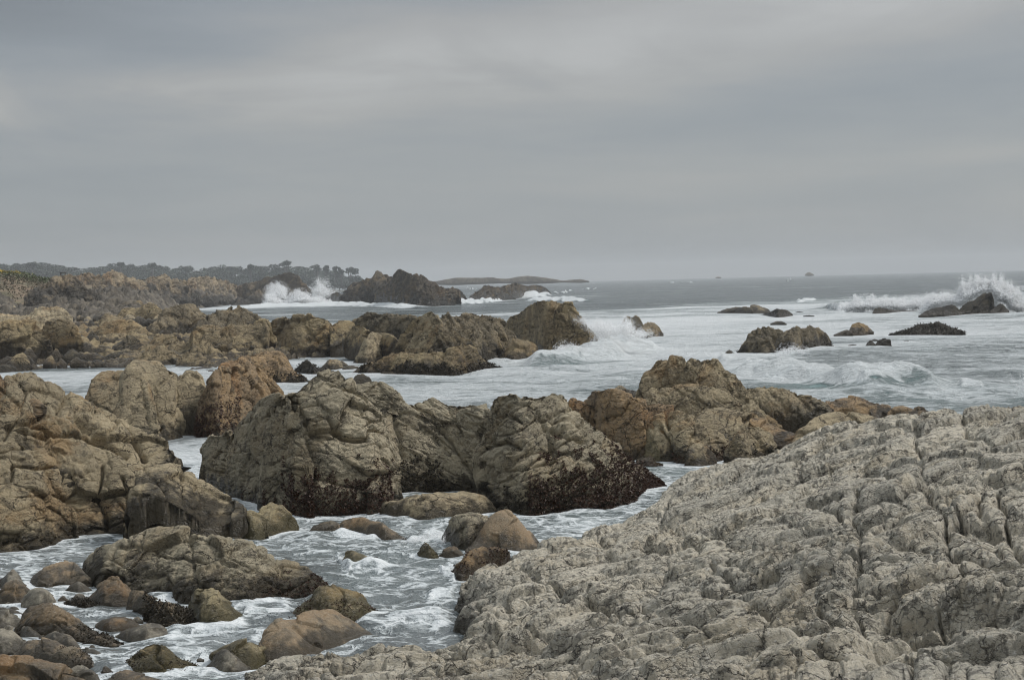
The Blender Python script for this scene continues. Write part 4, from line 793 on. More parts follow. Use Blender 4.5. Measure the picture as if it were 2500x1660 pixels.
    # the traced fissures
    GL = [pts(x) for x in ("K 870,520 885,620 860,700 880,800 905,900 900,960 870,1060 860,1130 900,1230 960,1300", "K 1230,330 1230,440 1260,560 1330,640 1360,760 1390,850", "K 1540,560 1560,680 1610,760 1640,840", "K 1640,560 1690,700 1740,840",
                           "K 680,870 760,935 900,945", "K 1330,1130 1350,1230 1500,1290", "J 380,800 560,910 700,800 900,770 1100,850 1330,930", "J 1550,520 1480,660 1400,780 1340,930", "J 450,980 700,880 880,820", "J 700,600 760,650 860,690", "J 1060,660 1200,685 1290,660",
                           "J 1900,560 2050,680 2300,690", "J 1240,1230 1500,1180 1800,1110 2000,1060 2360,1010", "J 0,1170 250,1150 500,1110 900,1080 1240,1030", "K 1000,1150 1200,1160 1500,1140 1790,1120", "K 1190,1350 1200,1560", "J 1780,440 1760,360 1690,330", "J 1250,250 1100,200 900,230",
                           "K 1200,180 1190,300 1240,390", "K 1450,130 1470,200 1640,300", "K 620,880 560,830 480,830 400,840", "K 160,920 280,1010 440,1060", "K 1100,1160 1300,1260 1500,1310 1790,1420", "J 600,1100 900,1050 1240,1010 1500,940 1800,960", "J 250,500 500,560 800,690 1000,700", "J 900,330 1250,390 1600,420 1780,480", "K 0,1080 250,1120 420,1200 600,1180 760,1240", "K 900,430 1060,480 1240,470 1450,520 1790,480", "K 1000,860 1300,850 1560,900 1790,880", "K 420,660 640,640 800,690", "K 1230,640 1450,700 1640,720", "J 1500,250 1700,330 1900,300 2100,380", "K 120,1340 420,1330 700,1290 900,1310 1180,1360", "K 300,1500 600,1450 900,1480 1200,1440")]
    gx = px + 16 * fbm(q0 / .6, 3, 60); gy = py + 14 * fbm(q0 / .6, 3, 61)
    g = groove_d(gx, gy, GL)
    gw = 5 + 4.5 * gn(q0 / .5, 62)
    d -= .24 * np.exp(-(g / gw) ** 2) * sst(-.5, .1, gn(q0 / .8, 63)) + .06 * np.exp(-(g / 22) ** 2)
    # shaded step on the right
    V = P + Nn * (d * np.clip(sd / .3, .15, 1))[:, None]
    stp = sst(1440, 1475, py + 25 * gn(q0 / .9, 70) - (px - 2300) * .03) * sst(2050, 2200, px) * (1 - sst(1560, 1660, py))
    V[:, 2] -= .30 * stp
    tone = .5 * i1 + .3 * i2 + .2 * i3
    o = mesh_np('rock_ledge', V, gridq(nc, nr), MAT['ledge'], None, dict(tone=tone, foot=V[:, 2] - .12))
    centre(o, (float(xy(1800, 18.)[0]), float(xy(1800, 18.)[1]), 0.0))
    tag(o, 'vast pale grey wrinkled granite ledge filling the right foreground', 'rock ledge')
ledge()
print('ledge', round(time.time() - T0, 1))

# ================================================================== left shore ground
def shore():
    xs = np.arange(-500, 1250, 3.6); Dr = np.geomspace(96, 700, 620)
    X, Dg = np.meshgrid(xs, Dr, indexing='ij'); nc, nr = X.shape
    z = np.interp(Dg, [96, 104, 112, 130, 160, 200, 260, 350, 700], [-.8, -.25, .25, .8, 1.5, 2.3, 3.2, 3.0, 3.0])
    xe = np.interp(Dg, [96, 105, 115, 130, 150, 170, 230, 330, 420, 560, 700], [560, 620, 900, 820, 560, 470, 380, 400, 480, 640, 660])
    w = sst(0, 1, (xe + 40 - X) / 110)
    z = -1.2 + (z + 1.2) * w
    P = np.c_[xy(X.ravel(), Dg.ravel()), z.ravel()]; q = P + .9 * np.stack([fbm(P / 3, 2, 1), fbm(P / 3, 2, 2), 0 * P[:, 0]], -1)
    tone = 0; ww = w.ravel()
    for c_, a_, g_, sd in ((5.5, .9, .25, 4), (2.2, .55, .3, 5), (.9, .22, .35, 6)):
        f1, f2, ii = voro(q / c_, sd); P[:, 2] += a_ * ww * (1 + 1.5 * sst(190, 260, Dg.ravel())) * ((np.sqrt(np.clip((f2 - f1) / g_, 0, 1)) - 1) * .8 + (ii - .35)); tone = tone + ii / 3
    P[:, 2] += .5 * fbm(P / 6, 4, 3) + .35 * ww * ridged(P / 1.0, 3, 5) + ww * sst(230, 330, Dg.ravel()) * (1.2 * ridged(P / 5, 3, 9) + .5 * fbm(P / 2, 2, 6))
    kk = int(np.searchsorted(Dr, 178))
    G = P.reshape(nc, nr, 3); tg = tone.reshape(nc, nr)
    for nm, mt, sl in (('rocky_shore', 'mid', slice(0, kk + 1)), ('stony_beach', 'cobble', slice(kk, nr))):
        v = G[:, sl].reshape(-1, 3)
        o = mesh_np(nm, v, gridq(nc, G[:, sl].shape[1]), MAT[mt], None, dict(tone=tg[:, sl].ravel(), foot=v[:, 2])); o['kind'] = 'structure'
shore()

# grassy bank with yellow flowers at the far left, and the land under the far trees
def bank():
    xs = np.arange(-400, 240, 5.0); Dr = np.linspace(255, 330, 40)
    X, Dg = np.meshgrid(xs, Dr, indexing='ij'); nc, nr = X.shape
    hor = 688 - (X - 1250) * .0252
    ztop = CH + (hor - np.interp(X, [-400, 0, 52, 75, 240], [655, 665, 668, 677, 700])) * 300 / F
    t = (Dg - 255) / 75
    z = 3.0 + (ztop - 3.0) * sst(0, .65, t)
    P = np.c_[xy(X.ravel(), Dg.ravel()), z.ravel()]
    P[:, 2] += .35 * fbm(P / 6, 4, 8) + .5 * sst(.62, .3, t.ravel()) * ridged(P / 2.5, 3, 4)
    m, t_ = nt('earth_bank_soil'); k = N(t_); geo = k.n('ShaderNodeNewGeometry')
    cc = k.mix(k.ramp(k.noise(geo.outputs['Position'], .25, 5), .4, .6), (.19, .135, .085), (.11, .095, .05))
    b = k.n('ShaderNodeBsdfPrincipled'); k.l(cc, b.inputs[0]); b.inputs['Roughness'].default_value = .9
    o_ = k.n('ShaderNodeOutputMaterial'); k.l(b.outputs[0], o_.inputs[0])
    o = mesh_np('earth_bank', P, gridq(nc, nr), m, None); o['kind'] = 'structure'
    # ground cover: small leaf blades, then yellow flowers
    r = np.random.default_rng(4)
    G = P.reshape(nc, nr, 3)
    def cover(name, lab, mat, k_, f0, sz, xm):
        a = np.empty((k_, 3)); i = (r.random(k_) ** 1.2 * xm * (nc - 2)).astype(int); j = (np.clip(r.normal(f0, .14 if f0 < .5 else .05 if xm > .8 else .022, k_), 0, .66) * (nr - 2)).astype(int)
        a = G[i, j] + r.normal(size=(k_, 3)) * np.array([1.0, 1.0, .12])
        d1 = r.normal(size=(k_, 3)); d1 /= np.linalg.norm(d1, axis=1)[:, None]; d2 = np.cross(d1, r.normal(size=(k_, 3))); d2 /= np.linalg.norm(d2, axis=1)[:, None]
        Q = np.stack([a - d1 * sz, a + d2 * sz * .6, a + d1 * sz, a - d2 * sz * .6], 1)
        oo = mesh_np(name, Q.reshape(-1, 3), np.arange(k_ * 4).reshape(k_, 4), mat, None, smooth=False)
        tag(oo, lab, name.replace('_', ' '), kind='stuff')
    cover('ground_cover', 'low green ground cover on the bank at the far left', leaf_mat('ice_plant_leaves', (.055, .075, .02), (.08, .095, .03), .4), 20000, .60, .22, .86)
    cover('coastal_scrub', 'brown-green scrub on the slope below the flowery bank at the left edge', leaf_mat('scrub_leaves', (.075, .062, .03), (.10, .08, .045), .3), 12000, .45, .2, .88)
    cover('yellow_flowers', 'yellow flowers blooming along the bank top at the left edge', leaf_mat('yellow_petals', (.62, .42, .02), (.52, .36, .03), .5), 6000, .605, .26, .71)
bank()
def bench():
    D = 292.0; x = 166.0; hor = 688 - (x - 1250) * .0252
    zt = CH + (hor - 666) * D / F; b = xy(x, D)
    root = bpy.data.objects.new('bench', None); COL.objects.link(root); root.location = (b[0], b[1], zt - .62)
    tag(root, 'small dark bench on the bluff at the far left skyline', 'bench')
    def box(nm, c_, h):
        V = [(c_[0] + sx * h[0], c_[1] + sy * h[1], c_[2] + sz * h[2]) for sx in (-1, 1) for sy in (-1, 1) for sz in (-1, 1)]
        mesh_np(nm, V, [(0, 1, 3, 2), (4, 6, 7, 5), (0, 4, 5, 1), (2, 3, 7, 6), (0, 2, 6, 4), (1, 5, 7, 3)], BARK, root, smooth=False)
    box('seat', (0, 0, .52), (.52, .22, .09)); box('leg', (-.4, 0, .12), (.07, .2, .31)); box('leg', (.4, 0, .12), (.07, .2, .31))
bench()

def point():
    """low wooded point far behind, land only"""
    xs = np.arange(-500, 900, 8.0); Dr = np.linspace(1180, 1600, 30)
    X, Dg = np.meshgrid(xs, Dr, indexing='ij'); nc, nr = X.shape
    zt = np.interp(X, [-500, 0, 300, 600, 780, 900], [12, 12, 9, 6, 2.5, -2])
    z = -1.5 + (zt + 1.5) * sst(0, .45, (Dg - 1180) / 420)
    P = np.c_[xy(X.ravel(), Dg.ravel()), z.ravel()]; P[:, 2] += 1.2 * fbm(P / 40, 3, 4)
    m, t_ = nt('wooded_point_soil'); k = N(t_); geo = k.n('ShaderNodeNewGeometry')
    cc = k.mix(k.ramp(k.noise(geo.outputs['Position'], .03, 5), .4, .6), (.05, .055, .035), (.10, .09, .065))
    b = k.n('ShaderNodeBsdfPrincipled'); k.l(cc, b.inputs[0]); b.inputs['Roughness'].default_value = .9
    o_ = k.n('ShaderNodeOutputMaterial'); k.l(b.outputs[0], o_.inputs[0])
    o = mesh_np('hills', P, gridq(nc, nr), m, None); o['kind'] = 'structure'
point()

# ------------------------------------------------------------------ cypress trees on the point
def quads(c, sz, r, flat=.6):
    n = len(c); a = r.normal(size=(n, 3)); a[:, 2] *= flat; a /= np.linalg.norm(a, axis=1)[:, None]
    b = np.cross(a, r.normal(size=(n, 3))); b /= np.linalg.norm(b, axis=1)[:, None]
    s = sz * r.uniform(.5, 1.3, n)[:, None]
    return np.stack([c - a * s, c + b * s * .7, c + a * s, c - b * s * .7], 1).reshape(-1, 3)
def tube(p0, p1, r0_, r1_, k=6):
    p0, p1 = np.array(p0, float), np.array(p1, float); d = p1 - p0; d /= np.linalg.norm(d)
    a = np.cross(d, [0.3, 1, .2]); a /= np.linalg.norm(a); b = np.cross(d, a); th = np.arange(k) * 2 * math.pi / k
    ring = np.cos(th)[:, None] * a + np.sin(th)[:, None] * b
    V = np.concatenate([p0 + ring * r0_, p1 + ring * r1_]); i = np.arange(k); j = (i + 1) % k
    return V, np.stack([i, j, j + k, i + k], 1)
def tree(x, ytop, D, w, label, group, zb, style, seed):
    r = np.random.default_rng(seed)
    hor = 688 - (x - 1250) * .0252
    top = CH + (hor - ytop) * D / F; H = max(top - zb, 6.0); top = zb + H
    W = w * D / F
    root = bpy.data.objects.new('cypress_tree', None); COL.objects.link(root); b = xy(x, D); root.location = (b[0], b[1], zb)
    tag(root, label, 'tree', group)
    V, Q, n = [], [], 0
    def add(t):
        nonlocal n
        V.append(t[0]); Q.append(t[1] + n); n += len(t[0])
    lean = r.uniform(-.12, .12) * H
    fork = .45 * H if style == 'umbrella' else .3 * H
    add(tube((0, 0, 0), (lean * .5, 0, fork), .055 * H * .6, .03 * H))
    pads = []
    k = 5 if style == 'umbrella' else 8
    for i in range(k):
        a = r.uniform(0, 6.28); rr = W * .5 * math.sqrt(r.uniform(0, .75))
        zz = H * (r.uniform(.74, .9) if style == 'umbrella' else r.uniform(.35, .88))
        if style != 'umbrella': rr *= 1.05 - .5 * zz / H
        p = (lean + rr * math.cos(a), rr * math.sin(a), zz); pads.append(p)
        add(tube((lean * .5, 0, fork * r.uniform(.7, 1)), p, .022 * H, .008 * H, 5))
    pads.append((lean, 0, H * .9))
    o = mesh_np('trunk', np.concatenate(V), np.concatenate(Q), BARK, root)
    C = []
    for p in pads:
        m = 110 if style == 'umbrella' else 150
        g = r.normal(size=(m, 3)); g /= np.linalg.norm(g, axis=1)[:, None]; g *= r.uniform(.35, 1, m)[:, None] ** .5
        sx = W * r.uniform(.2, .34); sz = H * (r.uniform(.05, .08) if style == 'umbrella' else r.uniform(.07, .12))
        C.append(np.array(p) + g * np.array([sx, sx, sz]) + np.array([0, 0, 0]))
    C = np.concatenate(C); C[:, 2] = np.minimum(C[:, 2], H)
    q = quads(C, max(.6, .04 * W), r, .35)
    mesh_np('crown', q, np.arange(len(q)).reshape(-1, 4), CYPRESS, root, smooth=False)
SK = np.array([(-100, 640), (0, 642), (60, 645), (90, 641), (140, 641), (190, 648), (210, 652), (250, 650), (300, 641), (340, 646), (380, 641), (400, 647), (440, 649), (470, 646), (490, 652), (530, 647), (560, 645), (600, 652), (620, 646), (650, 644), (700, 642), (740, 646), (770, 652), (800, 655), (830, 660), (880, 668)], float)
r_ = np.random.default_rng(12); k_ = 0
for layer, (D, off, n) in enumerate(((1430, 2, 44), (1380, 10, 40), (1330, 18, 36), (1300, 27, 34))):
    for i in range(n):
        x = -120 + (i + r_.uniform(.1, .9)) * (1010 if layer else 1000) / n
        yt = np.interp(x, SK[:, 0], SK[:, 1]) + off + r_.uniform(-1, 5)
        zb = np.interp(x, [-100, 0, 300, 600, 780, 900], [11, 11, 8, 5.5, 2, .5]); yt += max(0, x - 840) * .25
        k_ += 1
        tree(x, yt, D + r_.uniform(-20, 20), r_.uniform(42, 70), 'dark hazy cypress in the long wood on the far point', 'cypress trees massed on the far point', zb, 'dense', 100 + k_)
for x, yt, w, l in ((711, 634, 26, 'hazy flat-topped cypress standing highest above the wood'), (622, 643, 18, 'thin spiky cypress tip left of the highest flat-topped one'), (785, 643, 28, 'hazy umbrella cypress right of the highest one'), (806, 646, 20, 'umbrella cypress tucked against the larger umbrella cypress'), (826, 648, 16, 'small umbrella cypress between two gaps of sky'),
                    (846, 654, 24, 'umbrella cypress with daylight under its flat crown'), (862, 651, 20, 'pale hazy umbrella cypress touching the rounded last tree'), (305, 640, 22, 'knobbed cypress crown near the middle of the left wood'), (380, 641, 24, 'broad cypress crown above the ochre cliff'), (95, 640, 26, 'cypress crown above the flowery bank')):
    k_ += 1
    tree(x, yt, 1300, w, l, None, float(np.interp(x, [0, 300, 600, 780, 900], [11, 8, 5.5, 2.5, 2])), 'umbrella', 300 + k_)
tree(884, 654, 1290, 34, 'rounded last cypress at the tip of the far point', None, 1.5, 'dense', 900)
print('trees', round(time.time() - T0, 1))

# ================================================================== the sea
def sea():
    xs = np.concatenate([np.linspace(-900, -130, 60), np.arange(-125, 2630, 3.1), np.linspace(2640, 3400, 60)]); nc = len(xs)
    yb = np.concatenate([np.linspace(2400, 1010, 50), np.arange(1005, 130, -1.6), np.arange(129.5, 26, -.75), np.geomspace(25.5, 3.4, 120)])
    Dr = CH * F / yb; nr = len(Dr)
    X, Dg = np.meshgrid(xs, Dr, indexing='ij')
    P2 = xy(X.ravel(), Dg.ravel()); D = Dg.ravel()
    px, py = project(np.c_[P2, np.zeros(len(P2))])
    P3 = np.c_[P2, np.zeros(len(P2))]
    # --- regional controls (position on the water, given where the photo shows them): foam cover, turquoise, chop
    ctl = [# x, y(photo px), foam, aqua, chop
        (-100, 1340, .45, .05, .05), (60, 1360, .50, .0, .06), (200, 1330, .50, .05, .05), (120, 1450, .5, 0, .06), (330, 1480, .42, 0, .06), (330, 1590, .48, 0, .07), (560, 1510, .40, 0, .09), (470, 1560, .5, 0, .09), (430, 1640, .52, 0, .08),
        (700, 1320, .47, .08, .07), (640, 1300, .50, .05, .07), (820, 1330, .47, .08, .08), (760, 1420, .38, .08, .07), (900, 1400, .46, .12, .09), (1000, 1350, .44, .1, .1), (1040, 1400, .5, .1, .08), (960, 1480, .44, .05, .08), (1080, 1450, .45, .05, .07), (900, 1530, .32, 0, .08), (1050, 1520, .42, 0, .07), (650, 1470, .40, 0, .09), (720, 1400, .35, 0, .07),
        (1250, 1300, .52, .1, .07), (1420, 1265, .54, .15, .06), (1340, 1290, .52, .1, .06), (1620, 1145, .46, .35, .05), (1600, 1180, .52, .1, .05), (1700, 1140, .50, .35, .05), (1500, 1220, .42, .1, .05),
        (470, 1090, .5, .2, .05), (450, 1120, .55, .15, .05), (60, 915, .44, .15, .08), (180, 930, .45, .2, .06), (230, 905, .42, .15, .06), (700, 940, .48, .3, .05), (640, 935, .5, .3, .05), (760, 890, .5, .2, .05), (860, 860, .48, .2, .05), (700, 905, .5, .2, .05),
        (960, 930, .47, .4, .06), (1100, 930, .46, .5, .07), (1250, 920, .50, .5, .1), (1050, 970, .46, .4, .06), (1200, 965, .44, .55, .07), (1350, 950, .42, .6, .1), (1450, 930, .43, .6, .1), (1500, 890, .58, .6, .15), (1380, 880, .58, .6, .16), (1560, 880, .62, .5, .12), (1480, 850, .66, .5, .12), (1600, 840, .64, .4, .1), (1450, 800, .66, .3, .1), (1700, 850, .64, .4, .1),
        (1560, 790, .60, .25, .1), (1700, 790, .58, .25, .1), (1800, 860, .62, .4, .1), (1500, 765, .50, .2, .12), (1700, 762, .50, .2, .12), (1900, 770, .55, .2, .1), (2050, 790, .56, .15, .08), (2250, 785, .50, .1, .08), (2450, 790, .52, .1, .08), (1850, 745, .48, .35, .12), (2000, 742, .5, .35, .15),
        (2000, 830, .52, .2, .08), (2200, 850, .53, .2, .08), (2450, 850, .47, .15, .08), (2100, 880, .46, .2, .08), (2300, 890, .46, .15, .08), (2480, 880, .46, .15, .08), (2000, 890, .5, .3, .08), (2150, 915, .44, .2, .08), (2350, 925, .45, .25, .08), (2480, 930, .45, .3, .08),
        (1900, 930, .52, .7, .1), (2000, 955, .36, .9, .1), (2150, 965, .38, .9, .12), (2300, 960, .44, .8, .1), (2450, 960, .45, .75, .1), (2250, 985, .36, .8, .1), (2400, 990, .40, .75, .1),
        (1300, 775, .30, .1, .12), (1250, 750, .15, .1, .12), (1100, 757, .15, .1, .12), (900, 762, .16, .1, .14), (700, 770, .22, .1, .12), (680, 755, .25, .2, .12), (1000, 748, .2, .1, .12), (1200, 735, .22, .1, .12), (560, 752, .56, .2, .12), (620, 743, .60, .2, .12), (700, 742, .60, .2, .12), (780, 742, .58, .2, .12), (860, 742, .52, .2, .12),
        (1450, 745, .12, .05, .15), (1600, 735, .1, .05, .15), (1750, 725, .1, .05, .15), (1900, 715, .08, 0, .15), (2200, 705, .08, 0, .15), (2450, 700, .08, 0, .15), (1400, 715, .12, 0, .15), (1500, 700, .06, 0, .15), (1800, 690, .05, 0, .15), (2300, 680, .05, 0, .15), (1600, 690, .06, 0, .15), (2450, 745, .42, .1, .1), (2300, 765, .45, .1, .1), (1350, 725, .2, .05, .15), (1000, 722, .1, 0, .1), (400, 716, .1, 0, .1),
        (2480, 670, .04, 0, .15), (2000, 674, .04, 0, .15), (1500, 684, .04, 0, .15), (1100, 694, .05, 0, .15)]
    ct = np.array(ctl); cd = at_plane(ct[:, 0], ct[:, 1])
    # inverse-distance weights in (azimuth, log distance)
    Az, La = X.ravel() / 900, np.log(D) * 2.6
    ca_, cl_ = ct[:, 0] / 900, np.log(cd) * 2.6
    num = np.zeros((3, len(D))); den = np.zeros(len(D))
    for i in range(len(ct)):
        w = 1 / (((Az - ca_[i]) ** 2 + (La - cl_[i]) ** 2) + 4e-4) ** 2
        den += w
        for j in range(3): num[j] += w * ct[i, 2 + j]
    foam, aqua, chop = num / den
    # --- surface
    gsp = np.maximum(D * D / (CH * F) * 1.6, D / F * 3.1)          # grid spacing
    def lay(wl, amp, seed, st=(1, 1)):
        k = np.clip((wl / gsp - 2.2) / 3, 0, 1)
        sel = np.nonzero(k > 0)[0]; out = np.zeros(len(D))
        if len(sel): out[sel] = amp * k[sel] * gn(P3[sel] / wl * np.array([st[0], st[1], 1]), seed)
        return out
    def crest(wl, amp, seed, st):
        k = np.clip((wl / gsp - 2.2) / 3, 0, 1); sel = np.nonzero(k > 0)[0]; out = np.zeros(len(D))
        if len(sel):
            n_ = gn(P3[sel] / wl * np.array([st[0], st[1], 1]), seed); out[sel] = amp * k[sel] * (.5 - np.abs(n_))
        return out
    near = sst(60, 25, D)
    z = lay(1.1, .8, 1, (1, 1.4)) + lay(.55, .45, 2) + lay(.27, .22, 3) + crest(1.6, .7, 4, (.8, 1.5))
    z = z * chop * near * 1.5
    far_ = 1 - near
    z += far_ * chop * (lay(9, 2.2, 5, (.8, 1.3)) + lay(4, 1.9, 6, (1.0, 1.3)) + crest(5, 2.2, 9, (.8, 1.4)) + crest(2.4, 1.3, 19, (1, 1.4)) + lay(1.8, 1.0, 7) + lay(.8, .45, 8))
    z += lay(16, .45, 13, (2.2, 1)) * sst(120, 260, D) + lay(34, .5, 14, (3.6, 1)) * sst(200, 420, D) + lay(75, .6, 15, (6, 1)) * sst(420, 800, D)
    z += lay(22, .35, 11, (.4, 1.2)) * sst(90, 220, D) + lay(45, .55, 12, (.5, 1.2)) * sst(200, 400, D)
    # --- breaking waves: crest line (photo px on the water), height, front length, back length, foam width, foam front share
    WV = [("D 180,950 300,935 440,945 640,965 850,985 1000,1010 1150,1025 1330,1015 1450,1005 1560,1010 1680,1030", .75, 2.2, 4.5, (.95, .95, .95, .8, .62, .6, .62, .35, .3, .15, .05), 1.0),
          ("D 860,405 960,425 1100,422 1300,420 1500,420 1700,418 1900,425 2362,420", 1.25, 2.2, 7, (.3, .8, 1, 1, 1, 1, 1, 1), 1),
          ("C 330,935 480,920 650,905 830,880 1000,870 1160,860", .8, 2.5, 4, (.4, .5, .5, .5, .5, .6), .45),
          ("C 1000,850 1160,830 1300,812 1500,800", .6, 2, 4, (.7, .8, .8, .8), .8), ("C 880,700 1000,690 1160,690 1300,700", .4, 1.5, 4, (.9, .8, .8, .7), .9),
          ("D 60,815 180,830 300,835", .3, 1.5, 3, (.7, .9, .9), .9), ("D 1870,1005 1950,1003 2040,1012", .12, 1.2, 2, (.7, .9, .6), .8),
          ("C 340,348 480,346 700,349 860,350", 1.0, 4, 10, (.8, 1, 1, .8), 1), ("C 230,318 400,312 480,308 540,305", 1.6, 5, 8, (.5, 1, 1, .6), 1), ("C 560,285 640,278 700,268 740,270", 1.1, 6, 10, (.6, .9, 1, .4), .9),
          ("C 820,252 870,245 950,248", .9, 8, 12, (.7, 1, .7), 1), ("C 1600,193 1640,187 1690,190", 2.0, 12, 20, (.8, 1, .5), 1), ("C 1690,188 1760,192 1830,194", 1.5, 10, 18, (.4, .5, .3), .5),
          ("C 620,184 800,180 1000,178", 1.5, 14, 20, (.5, 1, .4), 1), ("D 565,212 590,208 612,211", 2.5, 9, 16, (.8, 1, .4), 1), ("D 640,368 700,355 770,350", .5, 3, 6, (1, 1, .7), 1), ("B 1930,452 2100,440 2250,425 2362,412", 1.3, 5, 8, (.7, .9, 1, 1), 1),
          ("B 0,480 200,470 500,470 800,462 1100,468 1400,478 1540,475", .9, 6, 10, (1, 1, 1, 1, .9, 1, .6), 1.0), ("B 1980,310 2020,320 2080,330", 2, 10, 14, (.8, 1, .6), 1),
          ("I 600,890 440,870 280,868", 0.066, 0.28, 0.50, (.9, 1, .8), .9), ("H 1420,960 1600,930 1800,950 2000,900", 0.066, 0.32, 0.50, (.9, .9, .7, .8), .9), ("I 940,310 1100,325 1250,350", 0.077, 0.24, 0.50, (.9, .9, .6), .9), ("I 1480,350 1560,340 1640,310 1720,330", 0.110, 0.32, 0.50, (.6, .9, .9, .6), .8),
          ("I 1130,965 1300,962 1450,935 1600,925 1750,940", 0.088, 0.28, 0.60, (.7, .8, 1, 1, .8), .9), ("I 1600,770 1660,745 1800,755", 0.088, 0.28, 0.50, (.7, .9, .8), .9), ("I 1000,560 1080,580 1200,560 1300,570", 0.072, 0.24, 0.50, (.6, .9, .8, .6), .8), ("I 960,480 980,540 1050,590", 0.055, 0.24, 0.40, (.7, .9, .9), .9), ("I 1690,540 1720,600 1790,640", 0.055, 0.24, 0.40, (.8, 1, .9), .9)]
    brk = np.zeros(len(D)); face = np.zeros(len(D))
    for w in WV:
        L = pts(w[0]); h, lf, lb, fo, fr = w[1:]
        Dw = at_plane(L[:, 0], L[:, 1]); Q = ray(L[:, 0], L[:, 1])[:, :2] * Dw[:, None]
        sel = np.nonzero((D > Dw.min() - 4 * lf - 4 * lb) & (D < Dw.max() + 4 * lb) & (px > L[:, 0].min() - 120) & (px < L[:, 0].max() + 120))[0]
        if not len(sel): continue
        # front/back distance measured along the line of travel (towards the shore): distance minus the crest's distance in that direction
        a = px[sel] + 10 * gn(P3[sel] / (lf * 2.2), 33)
        Dcr = np.interp(a, L[:, 0], Dw) + .5 * lf * fbm(np.c_[P2[sel], np.zeros(len(sel))] / (lf * 2.5), 3, 21)
        ff = np.interp(a, L[:, 0], fo)
        ww = L[-1, 0] - L[0, 0]; endf = sst(L[0, 0] - .12 * ww, L[0, 0] + .12 * ww, a) * sst(L[-1, 0] + .12 * ww, L[-1, 0] - .12 * ww, a)
        s = D[sel] - Dcr
        prof = np.where(s < 0, np.exp(-(s / lf) ** 2), np.exp(-(s / lb) ** 2))
        lump = 1 + .35 * fbm(P3[sel] / (lf * 1.2), 3, 44)
        z[sel] += h * prof * endf * (lump if h > .3 else 1)
        # foam spills from the crest down the front in torn tongues
        tng = .6 * gn(P3[sel] / (lf * .55) * np.array([1, .35, 1]), 51) + .35 * gn(P3[sel] / (lf * .22) * np.array([1, .5, 1]), 52)
        fb = sst(-2.0 * lf * fr * (ff * 1.35 + tng * .55), -1.2 * lf * fr * (ff * 1.35 + tng * .55) + .1, s) * sst(lb * 1.4, -.1 * lb, s + .4 * lb * tng) * sst(0, .25, ff) * endf
        brk[sel] = np.maximum(brk[sel], fb)
        face[sel] = np.maximum(face[sel], np.exp(-((s + 1.1 * lf) / (1.1 * lf)) ** 2) * endf * min(1, h))
    # foam gathers where rocks stand in the water
    for f in FEET:
        dm = np.hypot(f[:, 0], f[:, 1]); wd = np.median(dm) * .006
        sel = np.nonzero((P2[:, 0] > f[:, 0].min() - 3 * wd) & (P2[:, 0] < f[:, 0].max() + 3 * wd) & (P2[:, 1] > f[:, 1].min() - 4 * wd) & (P2[:, 1] < f[:, 1].max() + 3 * wd))[0]
        if not len(sel) or len(f) < 2: continue
        dd = groove_d(P2[sel, 0], P2[sel, 1], [f])
        foam[sel] = np.maximum(foam[sel], foam[sel] + .30 * np.exp(-(dd / wd) ** 2) * sst(-.45, .25, gn(P3[sel] / (wd * 5), 77)))
    fm = np.clip(foam, 0, 1)
    z += brk * np.where(D < 45, .05, .8) * np.clip(1.2 / gsp, 0, 1) * (.16 * fbm(P3 / np.where(D < 45, .3, 2.0)[:, None], 3, 96) + .20 * ridged(P3 / np.where(D < 45, .12, .9)[:, None], 2, 98))
    fm = np.clip(fm - .16 * face * sst(40, 60, D) * (1 - brk), 0, 1)
    V = np.c_[P2, z]
    aqua = np.clip(aqua + .42 * face, 0, 1)
    m, t = nt('sea_water'); k = N(t)
    geo = k.n('ShaderNodeNewGeometry'); Pp = geo.outputs['Position']
    fo_ = k.n('ShaderNodeAttribute', attribute_name='foam').outputs['Fac']; aq = k.n('ShaderNodeAttribute', attribute_name='aqua').outputs['Fac']
    dist = k.n('ShaderNodeAttribute', attribute_name='coarse').outputs['Fac']
    wc = k.mix(aq, (.066, .074, .075), (.15, .25, .238))
    br = k.n('ShaderNodeAttribute', attribute_name='breaker').outputs['Fac']; nr_ = k.n('ShaderNodeAttribute', attribute_name='near').outputs['Fac']
    n1 = k.noise(k.map(Pp, (.6, 1, 1)), 9, 6, .72)
    # foam lace: torn veins in the channels, long streaks in the open surf
    va = k.noise(k.map(Pp, (.72, 1.05, 1)), 1.0, 5, .55, 1.5); vb = k.noise(k.map(Pp, (.7, 1.1, 1)), 2.6, 5, .6, 1.2)
    vein = k.m('SUBTRACT', 1, k.m('MULTIPLY', k.m('ABSOLUTE', k.m('SUBTRACT', va, .5)), 5.0))
    vein2 = k.m('SUBTRACT', 1, k.m('MULTIPLY', k.m('ABSOLUTE', k.m('SUBTRACT', vb, .5)), 5.0))
    pn = k.m('ADD', k.m('MULTIPLY', vein, .38), k.m('ADD', k.m('MULTIPLY', vein2, .22), k.m('MULTIPLY', vb, .45)))       # about .1 .. .9
    sa = k.noise(k.map(Pp, (.55, 1, 1)), .13, 10, .72, .9); sb = k.noise(k.map(Pp, (.6, 1, 1)), .62, 8, .72, 1.6)
    vs = k.m('SUBTRACT', 1, k.m('MULTIPLY', k.m('ABSOLUTE', k.m('SUBTRACT', sb, .5)), 5.0))
    pf = k.m('ADD', k.m('MULTIPLY', k.m('ADD', k.m('MULTIPLY', k.m('SUBTRACT', sa, .5), 2.2), .5), .55), k.m('ADD', k.m('MULTIPLY', k.m('ADD', k.m('MULTIPLY', k.m('SUBTRACT', sb, .5), 1.6), .5), .25), k.m('MULTIPLY', vs, .18)))
    sc_ = k.noise(k.map(Pp, (.8, 1, 1)), 2.2, 6, .7, 1.0)
    pf = k.m('ADD', pf, k.m('MULTIPLY', k.m('SUBTRACT', sc_, .5), .75))
